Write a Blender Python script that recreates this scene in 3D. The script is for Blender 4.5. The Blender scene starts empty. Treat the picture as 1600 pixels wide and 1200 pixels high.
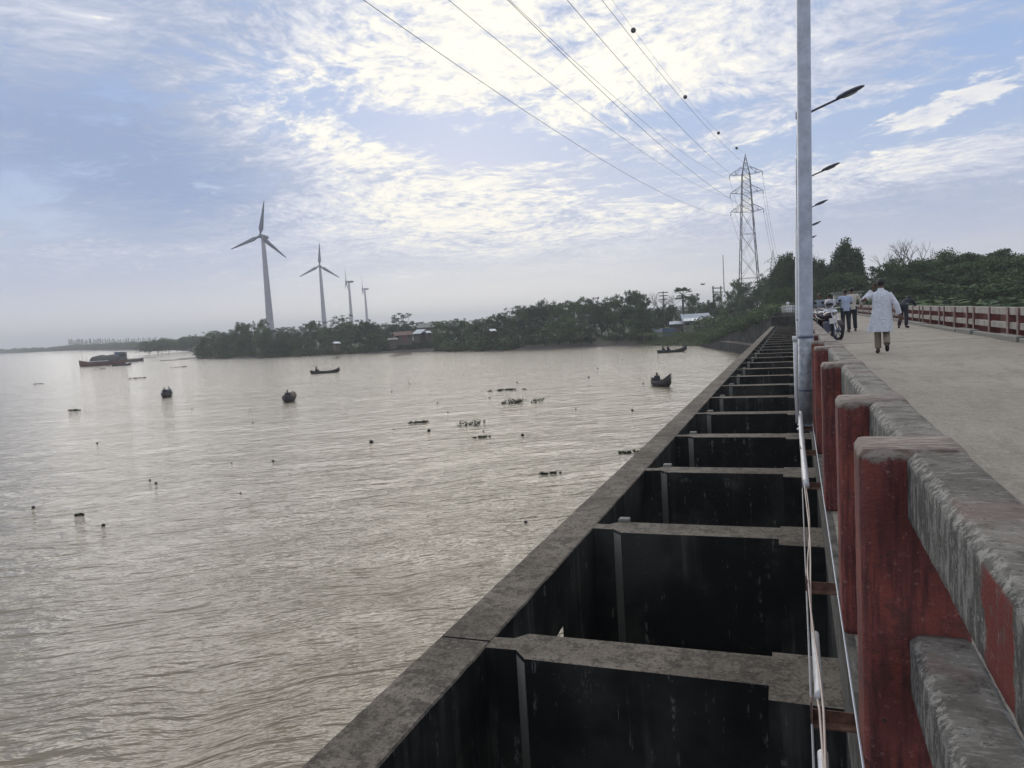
import bpy, math, random
import numpy as np
from mathutils import Vector, noise as mnoise
random.seed(7); NR = np.random.RandomState(7)
sc = bpy.context.scene
COL = sc.collection
PI = math.pi

# ------------------------------------------------------------------ camera
F = 1200.0                                            # focal length in pixels of the 1600 px wide photograph
def _n(v): v = np.array(v, float); return v / np.linalg.norm(v)
_Y = _n((442, 125, -F)); _H = _n((-800, 53, -F))
_Z = _n(np.cross(_Y, _H)); _Z = _Z if _Z[1] > 0 else -_Z
_X = np.cross(_Y, _Z)
R = np.array([_X, _Y, _Z]); CAM = np.array([0.0, 0.0, 1.25])
cam_d = bpy.data.cameras.new('camera'); cam = bpy.data.objects.new('camera', cam_d); COL.objects.link(cam)
cam_d.sensor_width = 36; cam_d.lens = 36 * F / 1600; cam_d.clip_start = 0.05; cam_d.clip_end = 20000
from mathutils import Matrix
cam.matrix_world = Matrix.Translation(CAM.tolist()) @ Matrix(R.tolist()).to_4x4()
sc.camera = cam
def ray(u, v): return _n(R @ np.array([u - 800, -(v - 600), -F]))
def onz(u, v, z): w = ray(u, v); return CAM + w * (z - CAM[2]) / w[2]
def ony(u, v, y): w = ray(u, v); return CAM + w * y / w[1]
def onx(u, v, x): w = ray(u, v); return CAM + w * x / w[0]
def rng(u, v, D): w = ray(u, v); return CAM + w * D / math.hypot(w[0], w[1])
def azel(u, v): w = ray(u, v); return math.atan2(w[0], w[1]), math.asin(w[2])
WZ = -5.25                                            # water level

# ------------------------------------------------------------------ sky, sun, exposure
SUN_AZ, SUN_EL = azel(705, 150)
wd = bpy.data.worlds.new('World'); sc.world = wd; wd.use_nodes = True
class NB:
    """small helper to write node maths"""
    def __init__(s, nt): s.nt = nt; nt.nodes.clear()
    def n(s, t, **k):
        x = s.nt.nodes.new(t)
        for a, b in k.items(): setattr(x, a, b)
        return x
    def set(s, sock, v):
        if isinstance(v, bpy.types.NodeSocket): s.nt.links.new(v, sock)
        elif v is not None:
            if sock.type == 'RGBA' and not hasattr(v, '__len__'): v = (v, v, v, 1)
            elif sock.type == 'RGBA' and len(v) == 3: v = (*v, 1)
            sock.default_value = v
    def m(s, op, a, b=None, c=None, clamp=False):
        x = s.n('ShaderNodeMath', operation=op, use_clamp=clamp)
        for i, v in enumerate((a, b, c)):
            if v is not None: s.set(x.inputs[i], v)
        return x.outputs[0]
    def mix(s, f, a, b, blend='MIX'):
        x = s.n('ShaderNodeMix', data_type='RGBA', blend_type=blend)
        s.set(x.inputs[0], f); s.set(x.inputs[6], a); s.set(x.inputs[7], b)
        return x.outputs[2]
    def noise(s, vec, scale, detail=4, rough=.55, dist=0.0, lac=2.0):
        x = s.n('ShaderNodeTexNoise'); s.set(x.inputs['Vector'], vec)
        for k, v in (('Scale', scale), ('Detail', detail), ('Roughness', rough), ('Distortion', dist), ('Lacunarity', lac)): s.set(x.inputs[k], v)
        return x.outputs['Fac']
    def rampf(s, f, lo, hi, a=0.0, b=1.0):
        x = s.n('ShaderNodeMapRange', interpolation_type='SMOOTHSTEP')
        for i, v in enumerate((f, lo, hi, a, b)): s.set(x.inputs[i], v)
        return x.outputs[0]
    def vmul(s, v, t, loc=(0, 0, 0), rot=(0, 0, 0)):
        x = s.n('ShaderNodeMapping'); s.set(x.inputs[0], v); x.inputs['Scale'].default_value = t
        x.inputs['Location'].default_value = loc; x.inputs['Rotation'].default_value = rot
        return x.outputs[0]
def build_world():
    b = NB(wd.node_tree)
    out = b.n('ShaderNodeOutputWorld'); tc = b.n('ShaderNodeTexCoord')
    sep = b.n('ShaderNodeSeparateXYZ'); b.set(sep.inputs[0], tc.outputs['Generated'])
    x, y, z = sep.outputs
    zc = b.m('ADD', b.m('MAXIMUM', z, 0.0), 0.10)
    cx = b.n('ShaderNodeCombineXYZ'); b.set(cx.inputs[0], b.m('DIVIDE', x, zc)); b.set(cx.inputs[1], b.m('DIVIDE', y, zc))
    P = cx.outputs[0]
    az = b.m('ARCTAN2', x, y); el = b.m('ARCSINE', z)
    def lobe(u, v, su, sv, tilt=0.0):
        a0, e0 = azel(u, v); su = math.radians(su); sv = math.radians(sv); t = math.radians(tilt)
        da = b.m('SUBTRACT', az, a0); de = b.m('SUBTRACT', el, e0)
        p = b.m('ADD', b.m('MULTIPLY', da, math.cos(t)), b.m('MULTIPLY', de, math.sin(t)))
        q = b.m('SUBTRACT', b.m('MULTIPLY', de, math.cos(t)), b.m('MULTIPLY', da, math.sin(t)))
        e = b.m('ADD', b.m('POWER', b.m('ABSOLUTE', b.m('DIVIDE', p, su)), 2.0), b.m('POWER', b.m('ABSOLUTE', b.m('DIVIDE', q, sv)), 2.0))
        return b.m('POWER', 2.718, b.m('MULTIPLY', e, -1.0))
    def sm(*a):
        r = a[0]
        for k in a[1:]: r = b.m('ADD', r, k)
        return r
    def sc_(v, k): return b.m('MULTIPLY', v, k)
    # noise fields on the cloud sheet
    warp = b.n('ShaderNodeTexNoise'); b.set(warp.inputs['Vector'], P); warp.inputs['Scale'].default_value = .7; warp.inputs['Detail'].default_value = 3
    wv = b.n('ShaderNodeVectorMath', operation='MULTIPLY_ADD'); b.set(wv.inputs[0], warp.outputs['Color']); wv.inputs[1].default_value = (.9, .9, 0); b.set(wv.inputs[2], P)
    Q = wv.outputs[0]
    big = b.noise(Q, .62, 5, .55)
    mid = b.noise(b.vmul(Q, (1, 1.1, 1), (3, 7, 0), (0, 0, .5)), 2.1, 9, .62)
    fine = b.noise(b.vmul(Q, (1, 1, 1), (1, 5, 0), (0, 0, .6)), 8.0, 7, .66)
    mott = b.noise(b.vmul(Q, (1.0, .9, 1), (8, 3, 0), (0, 0, .2)), 19, 6, .66, .4)
    def c5(v): return b.m('SUBTRACT', v, .5)
    warm = sm(sc_(lobe(690, 150, 12, 8.5), .95), sc_(lobe(900, 60, 15, 8), .55), sc_(lobe(800, 345, 13, 2.4, -2), .85), sc_(lobe(480, 190, 7, 3.0, -14), .45), sc_(lobe(1340, 268, 15, 1.8, 3), .62), sc_(lobe(1150, 100, 13, 7), .36), sc_(lobe(60, 20, 12, 5), .28), sc_(lobe(120, 390, 12, 1.6, -4), .22), sc_(lobe(720, 40, 9, 5), .25), sc_(lobe(1150, 235, 7, 1.6, 8), .30))
    warm = b.m('MINIMUM', b.m('ADD', warm, b.rampf(z, .34, .60, 0, .60)), 1.0)
    # where the sheet thins to blue
    blue = sm(sc_(lobe(610, 190, 6.0, 1.5, -6), .55), sc_(lobe(800, 232, 6.5, 1.6, 3), .50), sc_(lobe(1390, 200, 14, 2.5, 8), .66), sc_(lobe(1585, 60, 5, 6), .35), sc_(lobe(1010, 300, 8, 2.2, -4), .42), sc_(lobe(20, 330, 4, 1.6), .4), sc_(lobe(870, 170, 7, 1.1, 10), .25), sc_(lobe(420, 110, 6, 3.5, 0), .22), sc_(lobe(1090, 170, 5, 1.2, 4), .25))
    cov = sm(.78, sc_(c5(big), .5), sc_(c5(mid), 1.5), sc_(c5(fine), .8), sc_(c5(mott), .55), sc_(blue, -1.0), sc_(lobe(1340, 268, 16, 1.8, 3), .35), sc_(lobe(800, 350, 14, 2.4, -2), .25))
    C = b.rampf(cov, .30, .72)
    puff = sm(sc_(lobe(1480, 165, 4.6, .95, 16), 1.0), sc_(lobe(1375, 195, 2.0, .5, 8), .8), sc_(lobe(1440, 190, 1.4, .6, 0), .8), sc_(lobe(1545, 140, 3.4, .8, 12), .8))
    pf = b.rampf(sm(sc_(puff, .62), sc_(c5(fine), 2.2), sc_(c5(mid), 1.2), sc_(c5(mott), 1.0)), .30, .85)
    C = b.m('MAXIMUM', C, pf)
    sky = b.n('ShaderNodeTexSky', sky_type='NISHITA', sun_disc=False)
    sky.sun_elevation = SUN_EL; sky.sun_rotation = SUN_AZ; sky.air_density = 1.2; sky.dust_density = 1.6; sky.ozone_density = 1.5
    bg1 = b.n('ShaderNodeBackground'); b.set(bg1.inputs[0], sky.outputs[0]); bg1.inputs[1].default_value = .055
    milk = b.mix(b.rampf(z, .0, .30), (.38, .43, .53), (.225, .32, .52))
    bg2 = b.n('ShaderNodeBackground'); b.set(bg2.inputs[0], milk); bg2.inputs[1].default_value = 1.0
    clear = b.n('ShaderNodeMixShader'); clear.inputs[0].default_value = .92
    b.nt.links.new(bg1.outputs[0], clear.inputs[1]); b.nt.links.new(bg2.outputs[0], clear.inputs[2])
    amp = b.m('ADD', .20, b.m('MULTIPLY', warm, 1.15))
    tex = sm(sc_(c5(mid), .95), sc_(c5(fine), .95), sc_(c5(mott), .9))
    lum = sm(.165, sc_(warm, .46), sc_(sm(lobe(330, 60, 7, 3.4, 6), lobe(120, 190, 11, 3.5, -6), lobe(1000, 290, 12, 2.4, -4), lobe(300, 300, 8, 2.5, 0)), -.16), b.m('MULTIPLY', amp, tex), sc_(c5(big), .40), sc_(pf, .30))
    lum = b.m('ADD', lum, 0.0, clamp=True)
    rp = b.n('ShaderNodeValToRGB'); b.set(rp.inputs[0], lum)
    cr = rp.color_ramp; cr.elements[0].position = 0; cr.elements[0].color = (.215, .275, .42, 1)
    for p, c in ((.20, (.310, .355, .465)), (.42, (.485, .505, .57)), (.66, (.69, .67, .615))):
        e = cr.elements.new(p); e.color = (*c, 1)
    cr.elements[-1].position = 1; cr.elements[-1].color = (.80, .765, .655, 1)
    hz = b.rampf(z, .0, .125, 1, 0)
    hcol = b.mix(sc_(lobe(800, 440, 20, 8), .85), b.mix(b.rampf(z, 0, .10), (.54, .525, .54), (.44, .455, .52)), (.80, .755, .65))
    ccol = b.mix(sc_(hz, .93), rp.outputs[0], hcol)
    bg3 = b.n('ShaderNodeBackground'); b.set(bg3.inputs[0], ccol); bg3.inputs[1].default_value = 1.0
    cf = b.m('MAXIMUM', C, b.m('MULTIPLY', hz, .95))
    mx = b.n('ShaderNodeMixShader'); b.set(mx.inputs[0], cf)
    b.nt.links.new(clear.outputs[0], mx.inputs[1]); b.nt.links.new(bg3.outputs[0], mx.inputs[2])
    b.nt.links.new(mx.outputs[0], out.inputs[0])
build_world()
sd = bpy.data.lights.new('sun', 'SUN'); sd.energy = 1.1; sd.angle = math.radians(62); sd.color = (1, .93, .82)
sun = bpy.data.objects.new('sun', sd); COL.objects.link(sun)
_s = Vector((math.sin(SUN_AZ) * math.cos(SUN_EL), math.cos(SUN_AZ) * math.cos(SUN_EL), math.sin(SUN_EL)))
sun.rotation_euler = _s.to_track_quat('Z', 'Y').to_euler()
sc.view_settings.view_transform = 'Standard'; sc.view_settings.look = 'None'; sc.view_settings.gamma = 1
sc.view_settings.exposure = 0.60; sc.view_settings.use_curve_mapping = False

# ------------------------------------------------------------------ materials
def mat(name, fn):
    m = bpy.data.materials.new(name); m.use_nodes = True
    b = NB(m.node_tree); out = b.n('ShaderNodeOutputMaterial'); p = b.n('ShaderNodeBsdfPrincipled')
    b.nt.links.new(p.outputs[0], out.inputs[0]); fn(b, p, out); return m
def plain(name, col, rough=.6, metal=0, var=.15, scale=3.0):
    def fn(b, p, o):
        tc = b.n('ShaderNodeTexCoord'); nz = b.noise(tc.outputs['Object'], scale, 5, .65)
        k = b.rampf(nz, .3, .7, 1 - var, 1 + var)
        c = b.n('ShaderNodeVectorMath', operation='SCALE'); c.inputs[0].default_value = col; b.set(c.inputs['Scale'], k)
        b.set(p.inputs['Base Color'], c.outputs[0]); p.inputs['Roughness'].default_value = rough; p.inputs['Metallic'].default_value = metal
    return mat(name, fn)
def bump(b, p, h, strength, dist):
    x = b.n('ShaderNodeBump'); x.inputs['Strength'].default_value = strength; x.inputs['Distance'].default_value = dist
    b.set(x.inputs['Height'], h); b.set(p.inputs['Normal'], x.outputs[0])
def geo(b):
    g = b.n('ShaderNodeNewGeometry'); sp = b.n('ShaderNodeSeparateXYZ'); b.set(sp.inputs[0], g.outputs['Normal'])
    return g.outputs['Position'], sp.outputs
def f_rail(b, p, o):            # worn grey cement coat with dark streaks and white lime on the arrises
    P, N = geo(b)
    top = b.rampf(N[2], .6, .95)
    n1 = b.noise(P, 5, 6, .6); n2 = b.noise(P, 38, 6, .7); n3 = b.noise(b.vmul(P, (26, 22, 9)), 1.0, 7, .72)
    st = b.noise(b.vmul(P, (14, 50, 14)), 1.0, 7, .75)
    g1 = b.mix(b.rampf(n1, .38, .62), (.135, .12, .097), (.27, .248, .21))
    g1 = b.mix(b.rampf(st, .52, .64, 0, .8), g1, (.36, .345, .31))
    g1 = b.mix(b.rampf(n2, .54, .64, 0, .7), g1, (.055, .050, .042))
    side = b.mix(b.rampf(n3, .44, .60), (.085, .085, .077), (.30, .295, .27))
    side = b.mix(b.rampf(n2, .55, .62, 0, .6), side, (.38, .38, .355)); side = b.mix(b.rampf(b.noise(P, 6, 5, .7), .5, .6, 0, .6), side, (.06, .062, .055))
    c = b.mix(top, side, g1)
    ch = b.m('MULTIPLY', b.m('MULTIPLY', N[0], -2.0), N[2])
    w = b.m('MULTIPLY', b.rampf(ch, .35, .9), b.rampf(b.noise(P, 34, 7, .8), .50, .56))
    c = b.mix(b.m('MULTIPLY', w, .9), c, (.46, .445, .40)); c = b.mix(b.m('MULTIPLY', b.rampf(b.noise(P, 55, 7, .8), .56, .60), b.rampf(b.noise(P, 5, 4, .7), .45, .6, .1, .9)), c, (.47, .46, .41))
    sp = b.n('ShaderNodeSeparateXYZ'); b.set(sp.inputs[0], P)
    yy = b.m('ADD', sp.outputs[1], b.m('MULTIPLY', b.m('SUBTRACT', n1, .5), .30))
    rm = b.m('MULTIPLY', b.m('MULTIPLY', b.rampf(yy, 1.19, 1.21), b.rampf(yy, 1.38, 1.40, 1, 0)), b.rampf(N[2], .3, .5, 1, 0))
    rm = b.m('MULTIPLY', rm, b.rampf(n2, .3, .5, .4, 1))
    c = b.mix(rm, c, (.20, .030, .022))
    pk = b.m('MULTIPLY', b.rampf(b.noise(P, 2.6, 3, .6), .54, .66, 0, .35), top)
    c = b.mix(pk, c, (.30, .17, .15))
    b.set(p.inputs['Base Color'], c); p.inputs['Roughness'].default_value = .9
    bump(b, p, b.m('ADD', b.m('MULTIPLY', n2, .9), b.m('ADD', b.m('MULTIPLY', st, .35), b.noise(P, 150, 5, .75))), 1.0, .009)
def f_red(b, p, o):             # faded oxide red paint on the posts
    P, N = geo(b)
    n1 = b.noise(P, 4, 5, .6); n2 = b.noise(P, 45, 6, .7); st = b.noise(b.vmul(P, (34, 34, 3)), 1.0, 5, .65)
    c = b.mix(b.rampf(n1, .3, .7), (.155, .040, .034), (.28, .072, .052))
    c = b.mix(b.rampf(st, .42, .66, 0, .85), c, (.060, .020, .024))
    c = b.mix(b.rampf(n2, .58, .66, 0, .6), c, (.34, .17, .155)); c = b.mix(b.rampf(b.noise(P, 7, 6, .7), .54, .60, 0, .55), c, (.07, .032, .028))
    c = b.mix(b.rampf(b.noise(P, 19, 4, .8), .66, .70), c, (.05, .035, .03))
    sp = b.n('ShaderNodeSeparateXYZ'); b.set(sp.inputs[0], P)
    grime = b.m('MULTIPLY', b.rampf(b.m('ADD', sp.outputs[2], b.m('MULTIPLY', b.m('SUBTRACT', b.noise(P, 14, 5, .7), .5), .09)), .803, .815), .85)
    gtop = b.mix(b.rampf(b.noise(b.vmul(P, (12, 45, 12)), 1.0, 6, .7), .40, .60), (.11, .085, .066), (.29, .265, .225))
    c = b.mix(grime, c, gtop)
    b.set(p.inputs['Base Color'], c); p.inputs['Roughness'].default_value = .75
    bump(b, p, b.m('ADD', b.m('ADD', n2, b.noise(P, 130, 4, .7)), b.m('MULTIPLY', st, .3)), .9, .006)
def f_deck(b, p, o):
    P, N = geo(b)
    n1 = b.noise(P, .35, 5, .6); n2 = b.noise(P, 30, 6, .75); n3 = b.noise(b.vmul(P, (2.2, .6, 1)), 1.6, 5, .6)
    vo = b.n('ShaderNodeTexVoronoi'); b.set(vo.inputs[0], P); vo.inputs['Scale'].default_value = 70
    c = b.mix(b.rampf(n1, .3, .7), (.245, .215, .172), (.345, .31, .255))
    c = b.mix(b.rampf(n3, .50, .66, 0, .55), c, (.19, .168, .135)); c = b.mix(b.rampf(b.noise(P, .9, 6, .7), .56, .62, 0, .35), c, (.15, .135, .11))
    c = b.mix(b.rampf(vo.outputs['Distance'], .0, .5, .5, 0), c, (.42, .40, .37))
    c = b.mix(b.rampf(n2, .52, .62, 0, .7), c, (.12, .105, .085)); c = b.mix(b.rampf(b.noise(P, 9, 6, .8), .50, .62, 0, .45), c, (.42, .385, .33))
    b.set(p.inputs['Base Color'], c); p.inputs['Roughness'].default_value = .92
    bump(b, p, b.m('ADD', n2, vo.outputs['Distance']), .7, .008)
def f_conc(b, p, o):            # beam and cross wall tops: grey brown; faces: black algae on old concrete
    P, N = geo(b)
    n1 = b.noise(P, 1.3, 6, .62); n2 = b.noise(P, 42, 6, .72); st = b.noise(b.vmul(P, (14, 14, 1.2)), 1.0, 6, .7); n4 = b.noise(P, .8, 4, .6)
    n5 = b.noise(P, 9, 5, .7)
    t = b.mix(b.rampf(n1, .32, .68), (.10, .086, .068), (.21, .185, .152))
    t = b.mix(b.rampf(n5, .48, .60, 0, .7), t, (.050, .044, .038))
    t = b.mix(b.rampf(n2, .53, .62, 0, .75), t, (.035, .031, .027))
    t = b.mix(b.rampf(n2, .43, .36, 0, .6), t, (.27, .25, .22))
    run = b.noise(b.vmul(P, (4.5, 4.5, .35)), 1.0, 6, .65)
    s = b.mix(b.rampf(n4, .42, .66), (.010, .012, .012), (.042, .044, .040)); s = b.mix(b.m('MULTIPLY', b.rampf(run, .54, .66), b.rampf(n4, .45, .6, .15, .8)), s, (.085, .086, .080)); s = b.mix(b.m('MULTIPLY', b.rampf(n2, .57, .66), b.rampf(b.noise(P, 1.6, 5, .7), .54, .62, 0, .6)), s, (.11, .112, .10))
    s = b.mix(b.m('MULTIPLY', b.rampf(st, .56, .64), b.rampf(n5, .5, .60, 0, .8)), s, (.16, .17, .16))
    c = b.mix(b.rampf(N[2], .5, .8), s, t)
    b.set(p.inputs['Base Color'], c); b.set(p.inputs['Roughness'], b.rampf(N[2], .5, .8, .8, .92)); p.inputs['Specular IOR Level'].default_value = .2
    bump(b, p, b.m('ADD', n2, b.m('MULTIPLY', n5, .8)), .7, .008)
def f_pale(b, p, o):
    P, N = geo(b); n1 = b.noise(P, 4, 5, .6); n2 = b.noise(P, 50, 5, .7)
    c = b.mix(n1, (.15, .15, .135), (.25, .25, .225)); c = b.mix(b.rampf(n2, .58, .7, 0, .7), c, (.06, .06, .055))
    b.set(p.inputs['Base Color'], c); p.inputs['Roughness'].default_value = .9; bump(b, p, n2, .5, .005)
def f_slab(b, p, o):
    P, N = geo(b); n1 = b.noise(P, 7, 6, .65); n2 = b.noise(P, 60, 5, .7); st = b.noise(b.vmul(P, (50, 6, 30)), 1.0, 5, .65)
    c = b.mix(b.rampf(n1, .35, .65), (.05, .048, .042), (.15, .143, .125)); c = b.mix(b.rampf(st, .52, .7, 0, .6), c, (.26, .25, .23))
    c = b.mix(b.rampf(n2, .6, .7, 0, .7), c, (.03, .03, .027))
    b.set(p.inputs['Base Color'], c); p.inputs['Roughness'].default_value = .92; bump(b, p, b.m('ADD', n1, n2), .9, .012)
def f_water(b, p, o):
    P, N = geo(b)
    d = onz(520, 878, WZ) - onz(400, 893, WZ); ang = math.atan2(d[1], d[0])
    V = b.vmul(P, (1, 1, 1), (0, 0, 0), (0, 0, -ang))
    wq = b.n('ShaderNodeTexNoise'); b.set(wq.inputs['Vector'], V); wq.inputs['Scale'].default_value = .25; wq.inputs['Detail'].default_value = 2
    vv = b.n('ShaderNodeVectorMath', operation='MULTIPLY_ADD'); b.set(vv.inputs[0], wq.outputs['Color']); vv.inputs[1].default_value = (1.5, 1.5, 0); b.set(vv.inputs[2], V)
    V = vv.outputs[0]
    a = b.noise(b.vmul(V, (.48, 1.55, 1)), 1.0, 3.0, .5)
    a2 = b.noise(b.vmul(V, (.16, .42, 1), (3, 9, 0), (0, 0, .10)), 1.0, 1.5, .5)
    f = b.noise(b.vmul(V, (1.5, 4.8, 1), (0, 0, 0), (0, 0, -.12)), 1.0, 3, .55)
    g = b.noise(b.vmul(V, (5.5, 13, 1), (0, 0, 0), (0, 0, .2)), 1.0, 3, .6)
    patch = b.rampf(b.noise(b.vmul(V, (.02, .05, 1)), 1.0, 3, .6), .35, .65, .85, 1.1)
    h = b.m('ADD', b.m('ADD', b.m('MULTIPLY', a, .47), b.m('MULTIPLY', a2, .30)), b.m('MULTIPLY', b.m('ADD', b.m('MULTIPLY', f, .18), b.m('MULTIPLY', g, .020)), patch))
    x = b.n('ShaderNodeBump'); x.inputs['Strength'].default_value = 1.0; x.inputs['Distance'].default_value = .62
    b.set(x.inputs['Height'], h); b.set(p.inputs['Normal'], x.outputs[0])
    mud = b.mix(b.rampf(b.noise(b.vmul(V, (.03, .09, 1), (7, 1, 0)), 1.0, 4, .6), .35, .65), (.235, .200, .140), (.268, .230, .166))
    b.set(p.inputs['Base Color'], mud); p.inputs['Roughness'].default_value = .08; p.inputs['IOR'].default_value = 1.333
def f_land(b, p, o):            # mud at the waterline, rough grass above
    P, N = geo(b); sp = b.n('ShaderNodeSeparateXYZ'); b.set(sp.inputs[0], P)
    n = b.noise(P, .25, 5, .65); n2 = b.noise(P, 1.7, 5, .7)
    z = b.m('ADD', sp.outputs[2], b.m('MULTIPLY', b.m('SUBTRACT', n, .5), 1.0))
    mud = b.mix(n2, (.055, .047, .040), (.13, .108, .09)); gr = b.mix(n2, (.016, .030, .010), (.048, .070, .022))
    c = b.mix(b.rampf(z, WZ + .45, WZ + .95), mud, gr); c = b.mix(b.rampf(n, .58, .72, 0, .6), c, (.10, .085, .06))
    b.set(p.inputs['Base Color'], c); p.inputs['Roughness'].default_value = .95; bump(b, p, n2, .6, .15)
def leafmat(name, c1, c2, tr=.18):
    def fn(b, p, o):
        P, N = geo(b); oi = b.n('ShaderNodeObjectInfo')
        k = b.m('ADD', b.m('MULTIPLY', b.noise(P, .55, 3, .6), .8), b.m('MULTIPLY', oi.outputs['Random'], .35))
        c = b.mix(b.rampf(k, .3, .85), c1, c2); b.set(p.inputs['Base Color'], c); p.inputs['Roughness'].default_value = .65
        p.inputs['Specular IOR Level'].default_value = .25
        t = b.n('ShaderNodeBsdfTranslucent'); b.set(t.inputs[0], c); mx = b.n('ShaderNodeMixShader'); mx.inputs[0].default_value = tr
        b.nt.links.new(p.outputs[0], mx.inputs[1]); b.nt.links.new(t.outputs[0], mx.inputs[2]); b.nt.links.new(mx.outputs[0], o.inputs[0])
    return mat(name, fn)
M = dict(
    rail=mat('worn_rail_coat', f_rail), red=mat('red_oxide_paint', f_red), deck=mat('deck_concrete', f_deck), conc=mat('old_concrete', f_conc),
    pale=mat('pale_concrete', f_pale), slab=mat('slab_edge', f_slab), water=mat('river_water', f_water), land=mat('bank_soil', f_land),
    leaf=leafmat('leaves', (.030, .062, .024), (.095, .145, .048)), leaf2=leafmat('leaves_dark', (.020, .046, .024), (.060, .098, .038)),
    leaf3=leafmat('leaves_light', (.04, .065, .018), (.10, .13, .04)), hyac=leafmat('hyacinth_leaves', (.012, .02, .006), (.045, .06, .018)),
    bark=plain('bark', (.075, .062, .05), .9, 0, .3), steel=plain('galvanised_steel', (.115, .135, .19), .55, .3, .25, 8),
    pole=plain('pole_paint', (.42, .46, .52), .35, .15, .18, 6), poledark=plain('pole_base_metal', (.30, .33, .36), .5, .3, .35, 12),
    lamp=plain('lamp_housing', (.05, .055, .085), .5, .2, .1), lens=plain('lamp_lens', (.25, .26, .28), .25, 0, .05),
    lattice=plain('lattice_steel', (.022, .025, .045), .8, 0, .2), wire=plain('conductor_wire', (.07, .07, .09), .5, .6, .1),
    turb=plain('turbine_paint', (.40, .38, .42), .5, 0, .08, .6), turbd=plain('turbine_blade', (.14, .16, .21), .5, 0, .08, .6),
    ball=plain('marker_ball_paint', (.03, .03, .045), .5), cable=plain('cable_sheath', (.50, .42, .36), .5), pvc=plain('pvc_sleeve', (.55, .56, .57), .4, 0, .12, 20),
    rust=plain('rusty_angle', (.15, .085, .06), .85, .2, .4, 25), dark=plain('dark_cloth', (.018, .02, .032), .85, 0, .25, 12), white=plain('white_cotton', (.70, .74, .80), .9, 0, .06, 8),
    skin=plain('skin', (.13, .07, .045), .6, 0, .1), hair=plain('hair', (.010, .009, .009), .6), tan=plain('tan_cloth', (.24, .20, .15), .9, 0, .12, 10),
    cream=plain('cream_cotton', (.50, .47, .40), .9, 0, .08, 8), black=plain('black_rubber', (.015, .015, .017), .7), chrome=plain('chrome', (.5, .5, .52), .2, .9, .05),
    tank=plain('bike_paint', (.03, .012, .016), .25, 0, .1), plate=plain('plate_white', (.6, .6, .58), .5, 0, .05), helmet=plain('helmet_shell', (.26, .27, .30), .2, .1, .1), visor=plain('visor', (.01, .01, .012), .1),
    boat=plain('tarred_wood', (.022, .019, .018), .7, 0, .3, 4), hull=plain('rusty_hull', (.13, .045, .034), .8, 0, .3, .8), cargo=plain('cargo_grey', (.085, .085, .075), .9, 0, .3, 1.5),
    wall=plain('limewash_wall', (.42, .40, .35), .9, 0, .15, 1.5), roofb=plain('blue_grey_sheet', (.33, .38, .43), .5, .2, .15, 1.2), roofw=plain('white_sheet', (.62, .66, .68), .45, .2, .08, 1.2),
    roofr=plain('rusty_sheet', (.13, .07, .055), .8, .1, .3, 1.2), tarp=plain('blue_tarp', (.06, .10, .17), .6, 0, .3, 2), door=plain('red_door', (.17, .05, .045), .7), mud=plain('mud', (.09, .075, .06), .9, 0, .3, .5),
    wood=plain('grey_wood', (.10, .085, .07), .9, 0, .3, 4), glass=plain('dark_glass', (.02, .025, .03), .1, 0, .1), orange=plain('float_dark', (.03, .022, .02), .7),
    grass=leafmat('grass_blades', (.04, .07, .015), (.10, .14, .04)), greysh=plain('grey_shirt', (.20, .23, .27), .9), bluesh=plain('pale_blue_shirt', (.36, .43, .56), .9, 0, .08, 8))

def f_cotton(b, p, o):
    tc = b.n('ShaderNodeTexCoord'); v = tc.outputs['Object']
    w = b.noise(b.vmul(v, (14, 14, 3.5)), 1.0, 4, .6, 1.2); w2 = b.noise(b.vmul(v, (9, 9, 16)), 1.0, 3, .6, .8)
    b.set(p.inputs['Base Color'], b.mix(w, (.62, .66, .73), (.74, .77, .82))); p.inputs['Roughness'].default_value = .9
    bump(b, p, b.m('ADD', w, b.m('MULTIPLY', w2, .6)), 1.0, .05)
M['white'] = mat('creased_white_cotton', f_cotton)
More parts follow.
